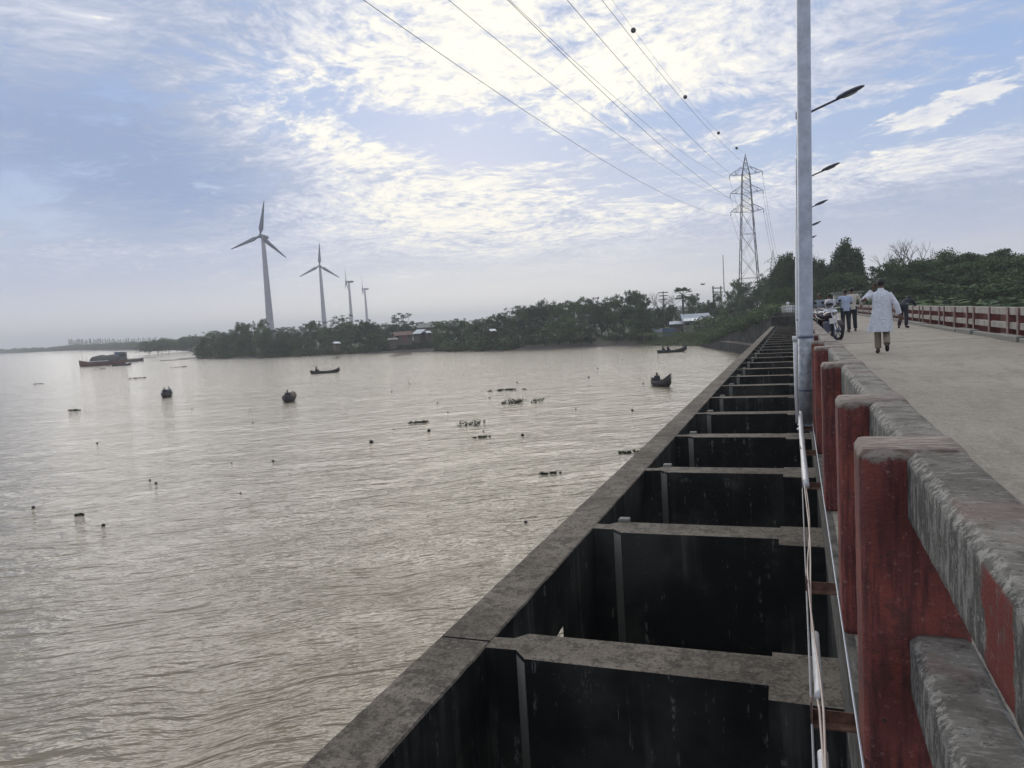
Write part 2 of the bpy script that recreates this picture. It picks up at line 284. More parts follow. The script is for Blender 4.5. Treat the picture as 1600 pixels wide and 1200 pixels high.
# ------------------------------------------------------------------ mesh helpers
class MB:
    def __init__(s): s.v = []; s.f = []
    def add(s, vs, fs):
        o = len(s.v); s.v += [tuple(map(float, p)) for p in vs]; s.f += [tuple(i + o for i in f) for f in fs]; return s
    def box(s, x0, x1, y0, y1, z0, z1, bev=0.0):
        if bev <= 0:
            return s.add([(x0, y0, z0), (x1, y0, z0), (x1, y1, z0), (x0, y1, z0), (x0, y0, z1), (x1, y0, z1), (x1, y1, z1), (x0, y1, z1)],
                         [(0, 3, 2, 1), (4, 5, 6, 7), (0, 1, 5, 4), (1, 2, 6, 5), (2, 3, 7, 6), (3, 0, 4, 7)])
        c = bev
        lo = [(x0 + c, y0), (x1 - c, y0), (x1, y0 + c), (x1, y1 - c), (x1 - c, y1), (x0 + c, y1), (x0, y1 - c), (x0, y0 + c)]
        li = [(x0 + c, y0 + c), (x1 - c, y0 + c), (x1 - c, y0 + c), (x1 - c, y1 - c), (x1 - c, y1 - c), (x0 + c, y1 - c), (x0 + c, y1 - c), (x0 + c, y0 + c)]
        vs = [(*p, z0) for p in lo] + [(*p, z1 - c) for p in lo] + [(*p, z1) for p in li]
        fs = [tuple(reversed(range(8))), tuple(range(16, 24))]
        for k in (0, 8):
            for i in range(8): j = (i + 1) % 8; fs.append((k + i, k + j, k + j + 8, k + i + 8))
        return s.add(vs, fs)
    def prism(s, poly, z0, z1):      # poly ccw in xy
        n = len(poly)
        return s.add([(*p, z0) for p in poly] + [(*p, z1) for p in poly],
                     [tuple(reversed(range(n))), tuple(range(n, 2 * n))] + [(i, (i + 1) % n, n + (i + 1) % n, n + i) for i in range(n)])
    def rings(s, rs, cap=True, closed=True):
        n = len(rs[0]); vs = [p for r in rs for p in r]; fs = []
        for k in range(len(rs) - 1):
            for i in range(n if closed else n - 1):
                j = (i + 1) % n; fs.append((k * n + i, k * n + j, k * n + n + j, k * n + n + i))
        if cap: fs.append(tuple(reversed(range(n)))); fs.append(tuple(range((len(rs) - 1) * n, len(rs) * n)))
        return s.add(vs, fs)
    def tube(s, pts, rad, n=8, cap=True):
        pts = [Vector(p) for p in pts]; rad = rad if hasattr(rad, '__len__') else [rad] * len(pts)
        rs = []; up = Vector((0, 0, 1)); prev = None
        for i, p in enumerate(pts):
            d = (pts[min(i + 1, len(pts) - 1)] - pts[max(i - 1, 0)]).normalized()
            if prev is None: a = d.orthogonal().normalized()
            else: a = (prev - d * prev.dot(d)).normalized()
            prev = a; c = d.cross(a)
            rs.append([p + (a * math.cos(2 * PI * k / n) + c * math.sin(2 * PI * k / n)) * rad[i] for k in range(n)])
        return s.rings(rs, cap)
    def bar(s, a, b, w): return s.tube([a, b], w * .6, 4)
    def ell(s, c, r, nu=12, nv=8, rot=None):
        vs = [(0, 0, -1)]; fs = []
        for j in range(1, nv):
            t = PI * j / nv - PI / 2
            for i in range(nu): vs.append((math.cos(t) * math.cos(2 * PI * i / nu), math.cos(t) * math.sin(2 * PI * i / nu), math.sin(t)))
        vs.append((0, 0, 1))
        for i in range(nu): fs.append((0, 1 + (i + 1) % nu, 1 + i)); L = len(vs) - 1; b0 = 1 + (nv - 2) * nu; fs.append((L, b0 + i, b0 + (i + 1) % nu))
        for j in range(nv - 2):
            for i in range(nu): k = 1 + j * nu; fs.append((k + i, k + (i + 1) % nu, k + nu + (i + 1) % nu, k + nu + i))
        out = []
        for p in vs:
            q = Vector((p[0] * r[0], p[1] * r[1], p[2] * r[2]))
            if rot: q.rotate(rot)
            out.append(q + Vector(c))
        return s.add(out, fs)
    def mesh(s, name, m, origin=(0, 0, 0), smooth=False):
        me = bpy.data.meshes.new(name); o = Vector(origin)
        me.from_pydata([tuple(Vector(p) - o) for p in s.v], [], s.f); me.update()
        if smooth: me.polygons.foreach_set('use_smooth', [True] * len(me.polygons))
        if m: me.materials.append(m)
        return me
def link(name, me, parent=None, loc=None, rot=None):
    o = bpy.data.objects.new(name, me); COL.objects.link(o)
    if parent: o.parent = parent
    if loc is not None: o.location = loc
    if rot is not None: o.rotation_euler = rot
    return o
def tag(o, label=None, cat=None, group=None, kind=None):
    for k, v in (('label', label), ('category', cat), ('group', group), ('kind', kind)):
        if v: o[k] = v
    return o
def thing(name, label, cat, loc=(0, 0, 0), rz=0, group=None):
    o = link(name, None, None, tuple(map(float, loc)), (0, 0, rz)); return tag(o, label, cat, group)
def part(root, name, mb, m, smooth=False, label=None, world=False):
    """world=True: mb is in world coordinates and root is unrotated"""
    org = Vector((0, 0, 0)); r = root
    if world:
        while r: org += r.location; r = r.parent
    o = link(name, mb.mesh(name, m, org, smooth), root)
    if label: o['label'] = label
    return o
def struct(name, mb, m, smooth=False, parent=None):
    o = link(name, mb.mesh(name, m, (0, 0, 0), smooth), parent)
    if not parent: o['kind'] = 'structure'
    return o
def dup(o, parent=None, **kw):
    c = o.copy(); COL.objects.link(c); c.parent = parent
    for ch in list(o.children): dup(ch, c)
    return c
def remesh(me, voxel, smooth_it=2):
    o = bpy.data.objects.new('tmp', me); COL.objects.link(o)
    m = o.modifiers.new('r', 'REMESH'); m.mode = 'VOXEL'; m.voxel_size = voxel; m.use_smooth_shade = True
    if smooth_it: k = o.modifiers.new('s', 'SMOOTH'); k.iterations = smooth_it; k.factor = .5
    dg = bpy.context.evaluated_depsgraph_get(); ev = o.evaluated_get(dg)
    r = bpy.data.meshes.new_from_object(ev); bpy.data.objects.remove(o); return r
def fused(root, name, mb, m, voxel=.012, sm=2):
    r = remesh(mb.mesh(name, m), voxel, sm); r.name = name
    if not r.materials: r.materials.append(m)
    return link(name, r, root)

# ------------------------------------------------------------------ water and land
w = MB(); w.box(-4300, 4300, -290, 4300, WZ - 3, WZ); water = struct('river_water', w, M['water'])
SH = [onz(u, v, WZ)[:2] for u, v in ((-300, 566), (-120, 559), (0, 553), (55, 550.5), (110, 548), (190, 547), (250, 546), (300, 549.5), (309, 560), (360, 560), (420, 559), (500, 555.5), (560, 553), (600, 552), (660, 550), (700, 549.5), (760, 549), (850, 547), (950, 541), (1010, 540), (1060, 540.5))]
shore = [np.array([*p]) for p in SH]
rows_h = [(-1, WZ - .5), (0, WZ + .02), (4, WZ + .45), (12, WZ + 1.0), (26, -3.3), (45, -2.9), (90, -2.6), (600, -2.2), (2900, -2.0)]
wingtop = [(-14.9, 140, WZ + .1), (-9.9, 124.5, -3.1), (-7.2, 116.3, -1.9), (-4.2, 106.9, -.77), (-1.8, 99.4, .2), (.3, 93.2, .05), (8, 93.2, -.02), (30, 94, -.05), (70, 88, -.1), (140, 60, -.2), (320, 10, -.4)]
cols = []
for p in shore:
    d = np.linalg.norm(p); u = p / d
    cols.append([(*(u * (d + t)), z) for t, z in rows_h])
for x, y, zt in wingtop:
    p = np.array([x, y]); d = np.linalg.norm(p); u = p / d
    zs = [WZ - .5, WZ - .2, zt - .12, zt - .05, zt + (-.0 if zt > -.5 else .5), min(-.01, zt + 1.4), min(-.03, -.4 if zt < -.5 else -.02), -.3, -1.0]
    cols.append([(*(u * (d + t)), z) for (t, _), z in zip([(-.6, 0), (.25, 0), (.3, 0), (4, 0), (15, 0), (35, 0), (90, 0), (600, 0), (2900, 0)], zs)])
tb = MB(); tb.rings(cols, cap=False, closed=False); ter = struct('river_bank', tb, M['land'])
for pl in ter.data.polygons: pl.use_smooth = True
SAZ = [math.atan2(p[0], p[1]) for p in shore]; SD = [np.linalg.norm(p) for p in shore]
def shore_d(az): return float(np.interp(az, SAZ, SD))
from mathutils.bvhtree import BVHTree
TBV = BVHTree.FromPolygons([Vector(p) for p in tb.v], tb.f)
def ground(x, y):
    h = TBV.ray_cast(Vector((x, y, 100)), Vector((0, 0, -1)))[0]
    return h.z if h else -3.0
# mud bars off the point
def bar_(u0, u1, v, wdt):
    a = onz(u0, v, WZ); c = onz(u1, v - (u1 - u0) * .058, WZ); m = MB(); d = c - a; L = np.linalg.norm(d); d = d / L; nrm = np.array([-d[1], d[0], 0])
    rs = []
    for k in range(13):
        t = k / 12; r = wdt * math.sin(PI * max(.03, min(.97, t))) * (.7 + .6 * random.random()); q = a + d * L * t
        rs.append([q - nrm * r - np.array([0, 0, .3]), q - nrm * r * .5 + np.array([0, 0, .12]), q + nrm * r * .5 + np.array([0, 0, .14]), q + nrm * r - np.array([0, 0, .3])])
    m.rings(rs); return struct('mud_bar', m, M['mud'], True)
for a in ((250, 312, 564, 3.2), (276, 312, 561, 2), (196, 224, 563, 2.2), (198, 246, 561, 2.5), (188, 228, 550, 3)): bar_(*a)
# ------------------------------------------------------------------ haze
hb = MB(); hb.box(-4400, 4400, -300, 4400, WZ - 4, 60)
def f_haze(b, p, o):
    v = b.n('ShaderNodeVolumePrincipled'); v.inputs['Color'].default_value = (.93, .96, 1.0, 1); v.inputs['Density'].default_value = .00055; v.inputs['Anisotropy'].default_value = .3
    b.nt.nodes.remove(p); b.nt.links.new(v.outputs[0], o.inputs['Volume'])
hz = link('haze', hb.mesh('haze', mat('haze_air', f_haze))); hz['kind'] = 'stuff'

# ------------------------------------------------------------------ bridge deck
YE = 93.0
d = MB(); d.box(.43, 6.2, -12, YE, -.45, 0); d.box(.20, .429, -12, YE, -.45, -.15); deck = struct('bridge_deck', d, M['deck'])
e = MB(); e.box(.155, .199, -12, YE, -.50, -.15); part(deck, 'slab_edge', e, M['slab'])
e = MB(); e.box(.215, .5, -12, YE, -7, -.452); part(deck, 'pier_wall', e, M['conc'])
rd = MB()
rd.add([(.2, YE, -.0), (6.2, YE, -.0), (7.5, 110, -.0), (14, 150, -.0), (8, 150, -.0), (.2, 110, -.0)], [(0, 1, 2, 5), (2, 3, 4, 5)])
for i in range(len(rd.v)): rd.v[i] = (rd.v[i][0], rd.v[i][1], .012)
road = struct('approach_road', rd, M['deck'])

for k in range(4):
    e = MB(); yy = 24.5 + 21.2 * k; e.box(.44, 4.97, yy - .02, yy + .02, .003, .006); part(deck, 'expansion_joint', e, M['slab'])
# parapets
def rbar(path, w, h, bev, seg, amp, axis, nsub=3, seed=0):
    amp *= .55
    """rounded, slightly eroded concrete bar. axis 'y' (horizontal) or 'z' (vertical); path=(x0,y0,z0,length): cross-section w*h centred"""
    prof = []
    def ln(a, c, n):
        for k in range(n): t = k / n; prof.append((a[0] + (c[0] - a[0]) * t, a[1] + (c[1] - a[1]) * t))
    W, H = w / 2, h / 2
    P8 = [(-W + bev, -H), (W - bev, -H), (W, -H + bev), (W, H - bev), (W - bev, H), (-W + bev, H), (-W, H - bev), (-W, -H + bev)]
    for i in range(8): ln(P8[i], P8[(i + 1) % 8], nsub if i % 2 == 0 else 1)
    x0, y0, z0, L = path; n = max(2, int(L / seg)); rs = []
    for k in range(n + 1):
        t = L * k / n; ring = []
        endk = bev * .6 if (axis == 'z' and k == n) else 0
        for (a, c) in prof:
            s_ = 1 - (endk / W if endk else 0)
            if axis == 'y': p = Vector((x0 + a, y0 + t, z0 + c))
            else: p = Vector((x0 + a * s_, y0 + c * s_, z0 + (t if not endk else t)))
            if amp:
                q = Vector((p.x * 9, p.y * 9, p.z * 9 + seed)); nv = mnoise.noise(q) * amp + mnoise.noise(q * 4) * amp * .5
                edge = abs(a) > W - bev * 1.1 and abs(c) > H - bev * 1.1
                if edge: nv -= abs(mnoise.noise(q * 2.2)) * amp * 2.2
                dirv = Vector((a / W, 0, c / H)) if axis == 'y' else Vector((a / W, c / H, 0))
                if dirv.length: p += dirv.normalized() * nv
            ring.append(p)
        rs.append(ring)
    if axis == 'z':      # chamfered top
        rs[-1] = [Vector((x0 + (q.x - x0), y0 + (q.y - y0), q.z)) for q in rs[-1]]
        top = rs.pop(); prev = rs[-1]
        rs.append([Vector((x0 + (q.x - x0) * 1.0, y0 + (q.y - y0) * 1.0, z0 + L - bev)) for q in prev]); rs.append(top)
        fixed = [r for r in rs if r[0].z <= z0 + L - bev + 1e-4] + [top]; rs = fixed
    m = MB(); m.rings(rs); return m
par = thing('bridge_parapet', 'weathered concrete parapet with red posts and two grey rails in the near right foreground', 'parapet', (.29, 0, 0))
posts = sorted([2.405 + 5.3 * k + o for k in range(-1, 17) for o in (0, 1.14, 3.2)])
posts = [p for p in posts if -3.2 < p < YE - 1]
def build_parapet(root, X, sgn, seglim, ys):
    """sgn -1: posts protrude to -x (left parapet)"""
    for i, y in enumerate(ys):
        near = sgn < 0 and y < seglim
        cx = X + sgn * .0; m = rbar((cx, y, -.15 if sgn < 0 else .0, .99 if sgn < 0 else .84), .27, .25, .020, .02 if near else .5, .0022 if near else 0, 'z', 8 if near else 1, i)
        part(root, 'post', m, M['red'], near, world=True)
    for a, c in zip(ys[:-1], ys[1:]):
        near = sgn < 0 and a < seglim; L = c - a - .25
        for nm, z0, hh in (('top_rail', .735, .20), ('lower_rail', .235, .19)):
            m = rbar((X - sgn * .06, a + .125, z0, L), .155, hh, .020, .018 if near else 3, .0028 if near else 0, 'y', 6 if near else 1, a)
            part(root, nm, m, M['rail'], near, world=True)
build_parapet(par, .29, -1, 12, posts)
M['postf'] = plain('post_face_coat', (.22, .16, .145), .9, 0, .3, 6)
par2 = thing('bridge_parapet', 'far side parapet of pale rails and thin posts along the right edge of the deck', 'parapet', (5.4, 0, 0))
posts2 = [22.8 + 5.2 * k + o for k in range(-4, 14) for o in (0, 1.0, 3.1)]; posts2 = sorted(p for p in posts2 if p < YE)
for y in posts2:
    m = MB(); m.box(5.30, 5.56, y - .09, y + .09, 0, .83); o = part(par2, 'post', m, M['red'], world=True)
    m = MB(); m.box(5.285, 5.298, y - .085, y + .085, 0, .835); part(o, 'post_face', m, M['postf'], world=True)
railc = plain('pale_rail', (.30, .28, .25), .9, 0, .3, 2.5)
for a, c in zip(posts2[:-1], posts2[1:]):
    for nm, z0, z1 in (('top_rail', .64, .84), ('lower_rail', .27, .44)):
        m = MB(); m.box(5.32, 5.44, a + .07, c - .07, z0, z1, .015); part(par2, nm, m, railc, world=True)
rw = thing('parapet_wall', 'low oxide red wall panels standing behind the pale rails of the far parapet', 'wall', (5.8, 0, 0))
for k, y in enumerate(np.arange(2, 92, 2.6)):
    m = MB(); m.box(5.78, 5.9, y, y + 2.6 - (.55 if k % 4 == 1 else .03), 0, .66); part(rw, 'wall_panel', m, M['red'], world=True)
kb = MB(); y = 2.0; kb_parts = []
while y < 92:
    L = 1.6 + random.random() * 1.6; wv = random.random() * .14; m = MB(); m.box(4.98 + wv, 5.29, y, y + L - .03, .0, .10 + random.random() * .05, .02)
    o = part(deck, 'kerb', m, M['pale']); y += L

# ------------------------------------------------------------------ regulator cells beside the bridge
slu = thing('sluice_structure', 'row of open dark concrete sluice cells between the river and the bridge', 'sluice', (-2.4, 0, WZ))
PY = 3.24; ks = list(range(-2, 28)); Y0 = 5.17; ZT = -1.15
wallpoly = [(-2.218, -.11), (-1.975, -.11), (-1.865, -.23), (-.216, -.235), (-.214, -.44), (.212, -.44), (.212, .25), (-.21, .25), (-.208, .195), (-1.98, .195), (-2.06, .08), (-2.218, .08)]
for k in ks:
    y = Y0 + PY * k
    j = [random.uniform(-.012, .012) for _ in wallpoly]
    near = k < 4
    top = [(a, y + c + q * (0 if i in (0, 11) else 1)) for i, ((a, c), q) in enumerate(zip(wallpoly, j))]
    m = MB(); m.prism(top, WZ - 1, ZT)
    part(slu, 'cross_wall', m, M['conc'], world=True)
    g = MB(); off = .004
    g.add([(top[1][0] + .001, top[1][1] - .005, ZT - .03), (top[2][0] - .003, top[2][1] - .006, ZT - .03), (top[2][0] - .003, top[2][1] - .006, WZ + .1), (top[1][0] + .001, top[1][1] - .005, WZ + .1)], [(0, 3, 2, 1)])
    dd = Vector((.004, .004, 0)); g.add([Vector(p) + dd for p in g.v], [(0, 1, 2, 3)]); part(slu, 'lit_step_face', g, M['pale'], world=True)  # added pale strip: light caught by the step face, put into its colour
    if 1 <= k < 12:
        g = MB(); g.box(-1.99, -1.86, y + .197, y + .30, ZT - .4, ZT + .035, .01); part(slu, 'gate_guide', g, M['pale'], world=True)
def jitbeam(x0, x1, y0, y1, z0, z1, n, near):
    m = MB(); rs = []
    for i in range(n + 1):
        y = y0 + (y1 - y0) * i / n; s = lambda q: (mnoise.noise(Vector((y * 2.1, q, 0))) * .010 + mnoise.noise(Vector((y * 9, q, 3))) * .006) if near else 0
        rs.append([(x0 + s(1), y, z0), (x1 + s(2), y, z0), (x1 + s(2), y, z1 - .012), (x1 - .012 + s(2), y, z1 + s(3) * .2), (x0 + .012 + s(1), y, z1 + s(4) * .2), (x0 + s(1), y, z1 - .012)])
    m.rings(rs); return m
y = Y0 - PY * 3
while y < YE:
    L = min(PY * 3, YE - y); near = y < 20
    part(slu, 'front_beam', jitbeam(-2.64, -2.219, y + .012, y + L - .012, -1.72, ZT + .0, 90 if near else 3, near), M['conc'], world=True); y += L
# breast wall under the beam with the one broken opening
h0 = onx(880, 978, -2.22); h1 = onx(862, 992, -2.22)
m = MB(); m.box(-2.52, -2.222, Y0 - PY * 2, h1[1] - .05, WZ - 1, -1.722); part(slu, 'breast_wall', m, M['conc'], world=True)
m = MB(); m.prism([(-2.52, h0[1] + 1.3), (-2.222, h0[1]), (-2.222, YE), (-2.52, YE)], WZ - 1, -1.722); part(slu, 'breast_wall', m, M['conc'], world=True)
m = MB(); ya, yb = h1[1] - .05, h0[1]; zt = h0[2]
m.add([(-2.52, ya, -1.722), (-2.222, ya, -1.722), (-2.222, yb, -1.722), (-2.52, yb, -1.722), (-2.52, ya, h1[2] - .1), (-2.222, ya, h1[2] - .1), (-2.222, yb, zt), (-2.52, yb, zt)], [(0, 1, 2, 3), (4, 7, 6, 5), (1, 5, 6, 2), (0, 3, 7, 4)])
part(slu, 'breast_wall', m, M['conc'], world=True)

# abutment wing wall stepping down to the river, with its handrail
ww = thing('wing_wall', 'dark sloping concrete wing wall where the sluices meet the far bank', 'wall', (.3, 93, WZ))
tops = [(.3, 93.3, .30), (-1.8, 99.4, .32), (-4.2, 106.9, -.77), (-7.2, 116.3, -1.9), (-9.9, 124.5, -3.1), (-14.9, 140, WZ + .12)]
dirv = _n((-15.2, 47.2, 0)); nn = np.array([dirv[1], -dirv[0], 0]) * .45
m = MB(); m.rings([[(x, y, WZ - 1), (x, y, z), (x + nn[0], y + nn[1], z), (x + nn[0], y + nn[1], WZ - 1)] for x, y, z in tops])
part(ww, 'retaining_face', m, M['conc'], world=True)
m = MB(); bs = np.array([0, 0, 0]); 
for (x, y, z), (x2, y2, z2) in zip(tops[1:-1], tops[2:]):
    m.rings([[(x - 1.3, y - .4, WZ - 1), (x - 1.3, y - .4, min(z, -3.9)), (x - .01, y, min(z, -3.85)), (x - .01, y, WZ - 1)], [(x2 - 1.3, y2 - .4, WZ - 1), (x2 - 1.3, y2 - .4, min(z2, -3.9)), (x2 - .01, y2, min(z2, -3.85)), (x2 - .01, y2, WZ - 1)]])
part(ww, 'toe_shelf', m, M['conc'], world=True)
eb = MB(); eb.box(-2.6, .28, 92.98, 93.6, WZ - 1, -.1); part(ww, 'end_wall', eb, M['conc'], world=True)
for seg, (pa, pb) in enumerate((((-1.2, 98), (-4.2, 106.9)), ((-4.5, 108), (-5.3, 110.5)), ((.1, 93.8), (-1.2, 97.9)))):
    hr = thing('handrail', ('white pipe handrail running down beside the dark wing wall', 'short white handrail standing lowest on the wing wall', 'level white handrail on the wing wall next to the lamp posts')[seg], 'railing', (*pa, -.5))
    n = 2 if seg == 1 else 5
    def zt_(y): return float(np.interp(y, [t[1] for t in tops], [t[2] for t in tops]))
    P_ = [np.array([pa[0] + (pb[0] - pa[0]) * i / n + .3, pa[1] + (pb[1] - pa[1]) * i / n, zt_(pa[1] + (pb[1] - pa[1]) * i / n)]) for i in range(n + 1)]
    for p_ in P_: q = MB(); q.tube([p_, p_ + [0, 0, .75]], .045, 6); part(hr, 'upright', q, M['white'], world=True)
    for zz in (.72, .38): q = MB(); q.tube([p_ + [0, 0, zz] for p_ in P_], .04, 6); part(hr, 'rail', q, M['white'], world=True)

# ------------------------------------------------------------------ lamp posts
def lamp_post():
    t = thing('lamp_post', '-', 'lamp post', (0, 0, 0))
    a = MB(); a.tube([(0, 0, 0), (0, 0, 1.02)], [.082, .082], 16); a.tube([(0, 0, .03), (0, 0, .05)], .092, 16); a.tube([(0, 0, -.02), (0, 0, .0)], [.10, .10], 16)
    part(t, 'pole_base', a, M['poledark'], True)
    a = MB(); a.tube([(0, 0, 1.021), (0, 0, 1.05), (0, 0, 4.62), (0, 0, 4.72)], [.079, .077, .072, .050], 16); part(t, 'lower_shaft', a, M['pole'], True)
    a = MB(); a.tube([(0, 0, 4.70), (0, 0, 5.66)], [.048, .044], 12); part(t, 'upper_shaft', a, M['pole'], True)
    a = MB(); a.tube([(.03, 0, 5.56), (.30, 0, 5.66), (.85, 0, 5.86)], [.028, .026, .024], 8); a.tube([(0, 0, 5.52), (0, 0, 5.68)], .062, 12); part(t, 'arm', a, M['lamp'], True)
    h = MB(); rs = []
    for s, w_, hh in ((0, .045, .035), (.05, .075, .06), (.2, .115, .075), (.38, .12, .07), (.52, .09, .05), (.60, .04, .02)):
        c = Vector((.78 + s * .95, 0, 5.85 + s * .34)); rs.append([c + Vector((0, w_ * math.cos(2 * PI * k / 12), hh * (math.sin(2 * PI * k / 12) * (1 if math.sin(2 * PI * k / 12) > 0 else .55)))) for k in range(12)])
    h.rings(rs); hd = part(t, 'lamp_head', h, M['lamp'], True)
    l = MB(); l.ell((1.06, 0, 5.905), (.17, .085, .02), 12, 6, Matrix.Rotation(-.34, 3, 'Y')); part(hd, 'lens', l, M['lens'], True)
    for z in (.42, 1.01): a = MB(); a.tube([(0, 0, z), (0, 0, z + .02)], .0845, 16); part(t, 'clamp_band', a, M['steel'])
    a = MB(); a.box(.075, .10, -.03, .03, .38, .50); part(t, 'bracket', a, M['rust'])
    return t
lp0 = lamp_post()
ys = [9.1, 18.9, 28.7, 38.5, 48.3, 58.1, 67.9, 77.7]
names = ['nearest pale blue steel lamp post standing against the red posts, cut by the top edge', 'second lamp post with the largest lamp head against the sky', 'third lamp post, its lamp head level with the pylon crossarms', 'fourth lamp post, the third visible lamp head down the row', 'fifth lamp post, small lamp head low in the row', 'sixth lamp post, tiny lamp head just above the treetops', 'seventh lamp post, hidden by the row except its lamp tip', 'last lamp post at the far end of the row']
for i, y in enumerate(ys):
    t = lp0 if i == 0 else dup(lp0)
    t.location = (.085, y, -.14); t.rotation_euler = (0, math.radians(1.0), 0); t['label'] = names[i]; t['group'] = 'lamp posts along the outer side of the parapet'
# cable, sleeves and angle brackets strung along the slab edge
cr = thing('cable_run', 'loose pale cables with white sleeves strung on rusty brackets along the slab edge', 'cable', (.05, 0, -.12))
brs = [-.2, 1.15, 2.62, 3.88, 6.12, 7.5, 9.0, 11.5, 14, 17, 20, 24, 28, 33, 39, 46, 54, 63, 73, 84]
for y in brs:
    m = MB(); m.box(.02, .155, y - .022, y + .022, -.146, -.140); m.box(.02, .155, y + .018, y + .022, -.139, -.10); m.box(.014, .019, y - .02, y + .02, -.146, -.06); part(cr, 'bracket', m, M['rust'], world=True)
for nm, off, ph in (('cable', -.006, 0), ('cable', .012, 1.7)):
    pts = []; yy = -.2
    while yy < 12:
        sag = 0
        for a, c in zip(brs[:-1], brs[1:]):
            if a <= yy <= c: t_ = (yy - a) / (c - a); sag = -.10 * 4 * t_ * (1 - t_) * (.6 + .4 * math.sin(a * 3 + ph)) * min(1, (c - a))
        pts.append((.040 + off * (math.sin(yy * 2.3 + ph) * 1.2), yy, -.09 + sag)); yy += .06
    m = MB(); m.tube(pts, .0042, 6); part(cr, nm, m, M['cable'], True, world=True)
def sag_at(yy):
    for a, c in zip(brs[:-1], brs[1:]):
        if a <= yy <= c: t_ = (yy - a) / (c - a); return -.09 - .10 * 4 * t_ * (1 - t_) * .8 * min(1, (c - a))
    return -.09
for a, c in ((1.95, 2.42), (2.78, 3.42), (6.0, 9.0)):
    m = MB(); n = 14; r = .016 if c < 5 else .024
    pts = [(.045, a + (c - a) * k / n, sag_at(a + (c - a) * k / n)) for k in range(n + 1)]
    if c > 5: pts = [(.045 - .02 * k / n, a + (c - a) * k / n, -.10 + (.0 if k < 12 else .05 * (k - 11))) for k in range(n + 1)]
    m.tube(pts, r, 10); part(cr, 'sleeve', m, M['pvc'], True, world=True)
m = MB(); m.tube([(-.005, 8.9, -.05), (-.01, 8.95, .35), (-.01, 8.98, .86)], .021, 10); m.tube([(-.01, 8.98, .84), (-.01, 8.98, .90)], .027, 10); part(cr, 'riser_pipe', m, M['pvc'], True, world=True)
m = MB(); m.tube([(.018, y, -.135) for y in (-.4, 5, 10, 20, 50, 92)], .004, 6); part(cr, 'stay_wire', m, M['lens'], world=True)
m = MB(); m.tube([(.148, y, -.06) for y in (-.4, 2, 4, 7, 9)], .0035, 6); part(cr, 'stay_wire', m, M['pole'], world=True)

# ------------------------------------------------------------------ wind turbines
def turbine(name_label, u, vhub, vbase_d, yaw, rotor, group='wind turbines beyond the wooded bank', first=None):
    D = vbase_d; p = rng(u, vhub, D); zb = -3.0; H = p[2] - zb
    t = thing('wind_turbine', name_label, 'wind turbine', (p[0], p[1], zb), 0, group)
    a = MB(); n = 8; a.tube([(0, 0, H * k / n) for k in range(n + 1)], [1.75 - .95 * k / n for k in range(n + 1)], 20); part(t, 'tower', a, M['turb'], True)
    ax = Vector((math.cos(yaw), math.sin(yaw), 0))      # from rotor to nacelle tail
    a = MB(); rs = []
    side = Vector((-ax.y, ax.x, 0)); up = Vector((0, 0, 1)); c0 = Vector((0, 0, H + .9))
    for s, r in ((-1.6, .75), (-1.2, 1.0), (1.5, 1.05), (3.4, .95), (4.2, .6)): rs.append([c0 + ax * s + side * math.cos(2 * PI * k / 12) * r + up * math.sin(2 * PI * k / 12) * r * .9 for k in range(12)])
    a.rings(rs); part(t, 'nacelle', a, M['turbd'], True)
    a = MB(); hc = c0 - ax * 2.3; a.ell(hc, (.85, .85, .85), 12, 8); hub = part(t, 'hub', a, M['turbd'], True)
    for k in range(3):
        th = rotor + k * 2 * PI / 3; bd = side * math.cos(th) + up * math.sin(th); cd = ax.cross(bd)
        a = MB(); rs = []
        for s, ch, tk in ((.4, .5, .5), (1.5, .55, .5), (3.2, 1.35, .28), (7, .95, .18), (11, .6, .10), (14.0, .30, .05), (14.8, .08, .03)):
            tw = .35 * (1 - s / 15); q = cd * math.cos(tw) + ax * math.sin(tw); r_ = ax * math.cos(tw) - cd * math.sin(tw)
            rs.append([hc + bd * s + q * ch * .75 * math.cos(2 * PI * j / 8) + r_ * tk * math.sin(2 * PI * j / 8) for j in range(8)])
        a.rings(rs); part(t, 'blade', a, M['turbd'], True)
    return t
caz = azel(420, 370)[0]
turbine('tallest wind turbine at the left with its nacelle turned to the right', 411, 373, 345, math.radians(100), math.radians(102))
turbine('second wind turbine facing the camera with three spread blades', 500, 418, 520, math.radians(118), math.radians(94))
turbine('third wind turbine seen edge on, taller of the two far ones', 545, 442, 690, math.radians(25), math.radians(90))
turbine('farthest and smallest wind turbine seen edge on', 570, 453, 830, math.radians(25), math.radians(90))

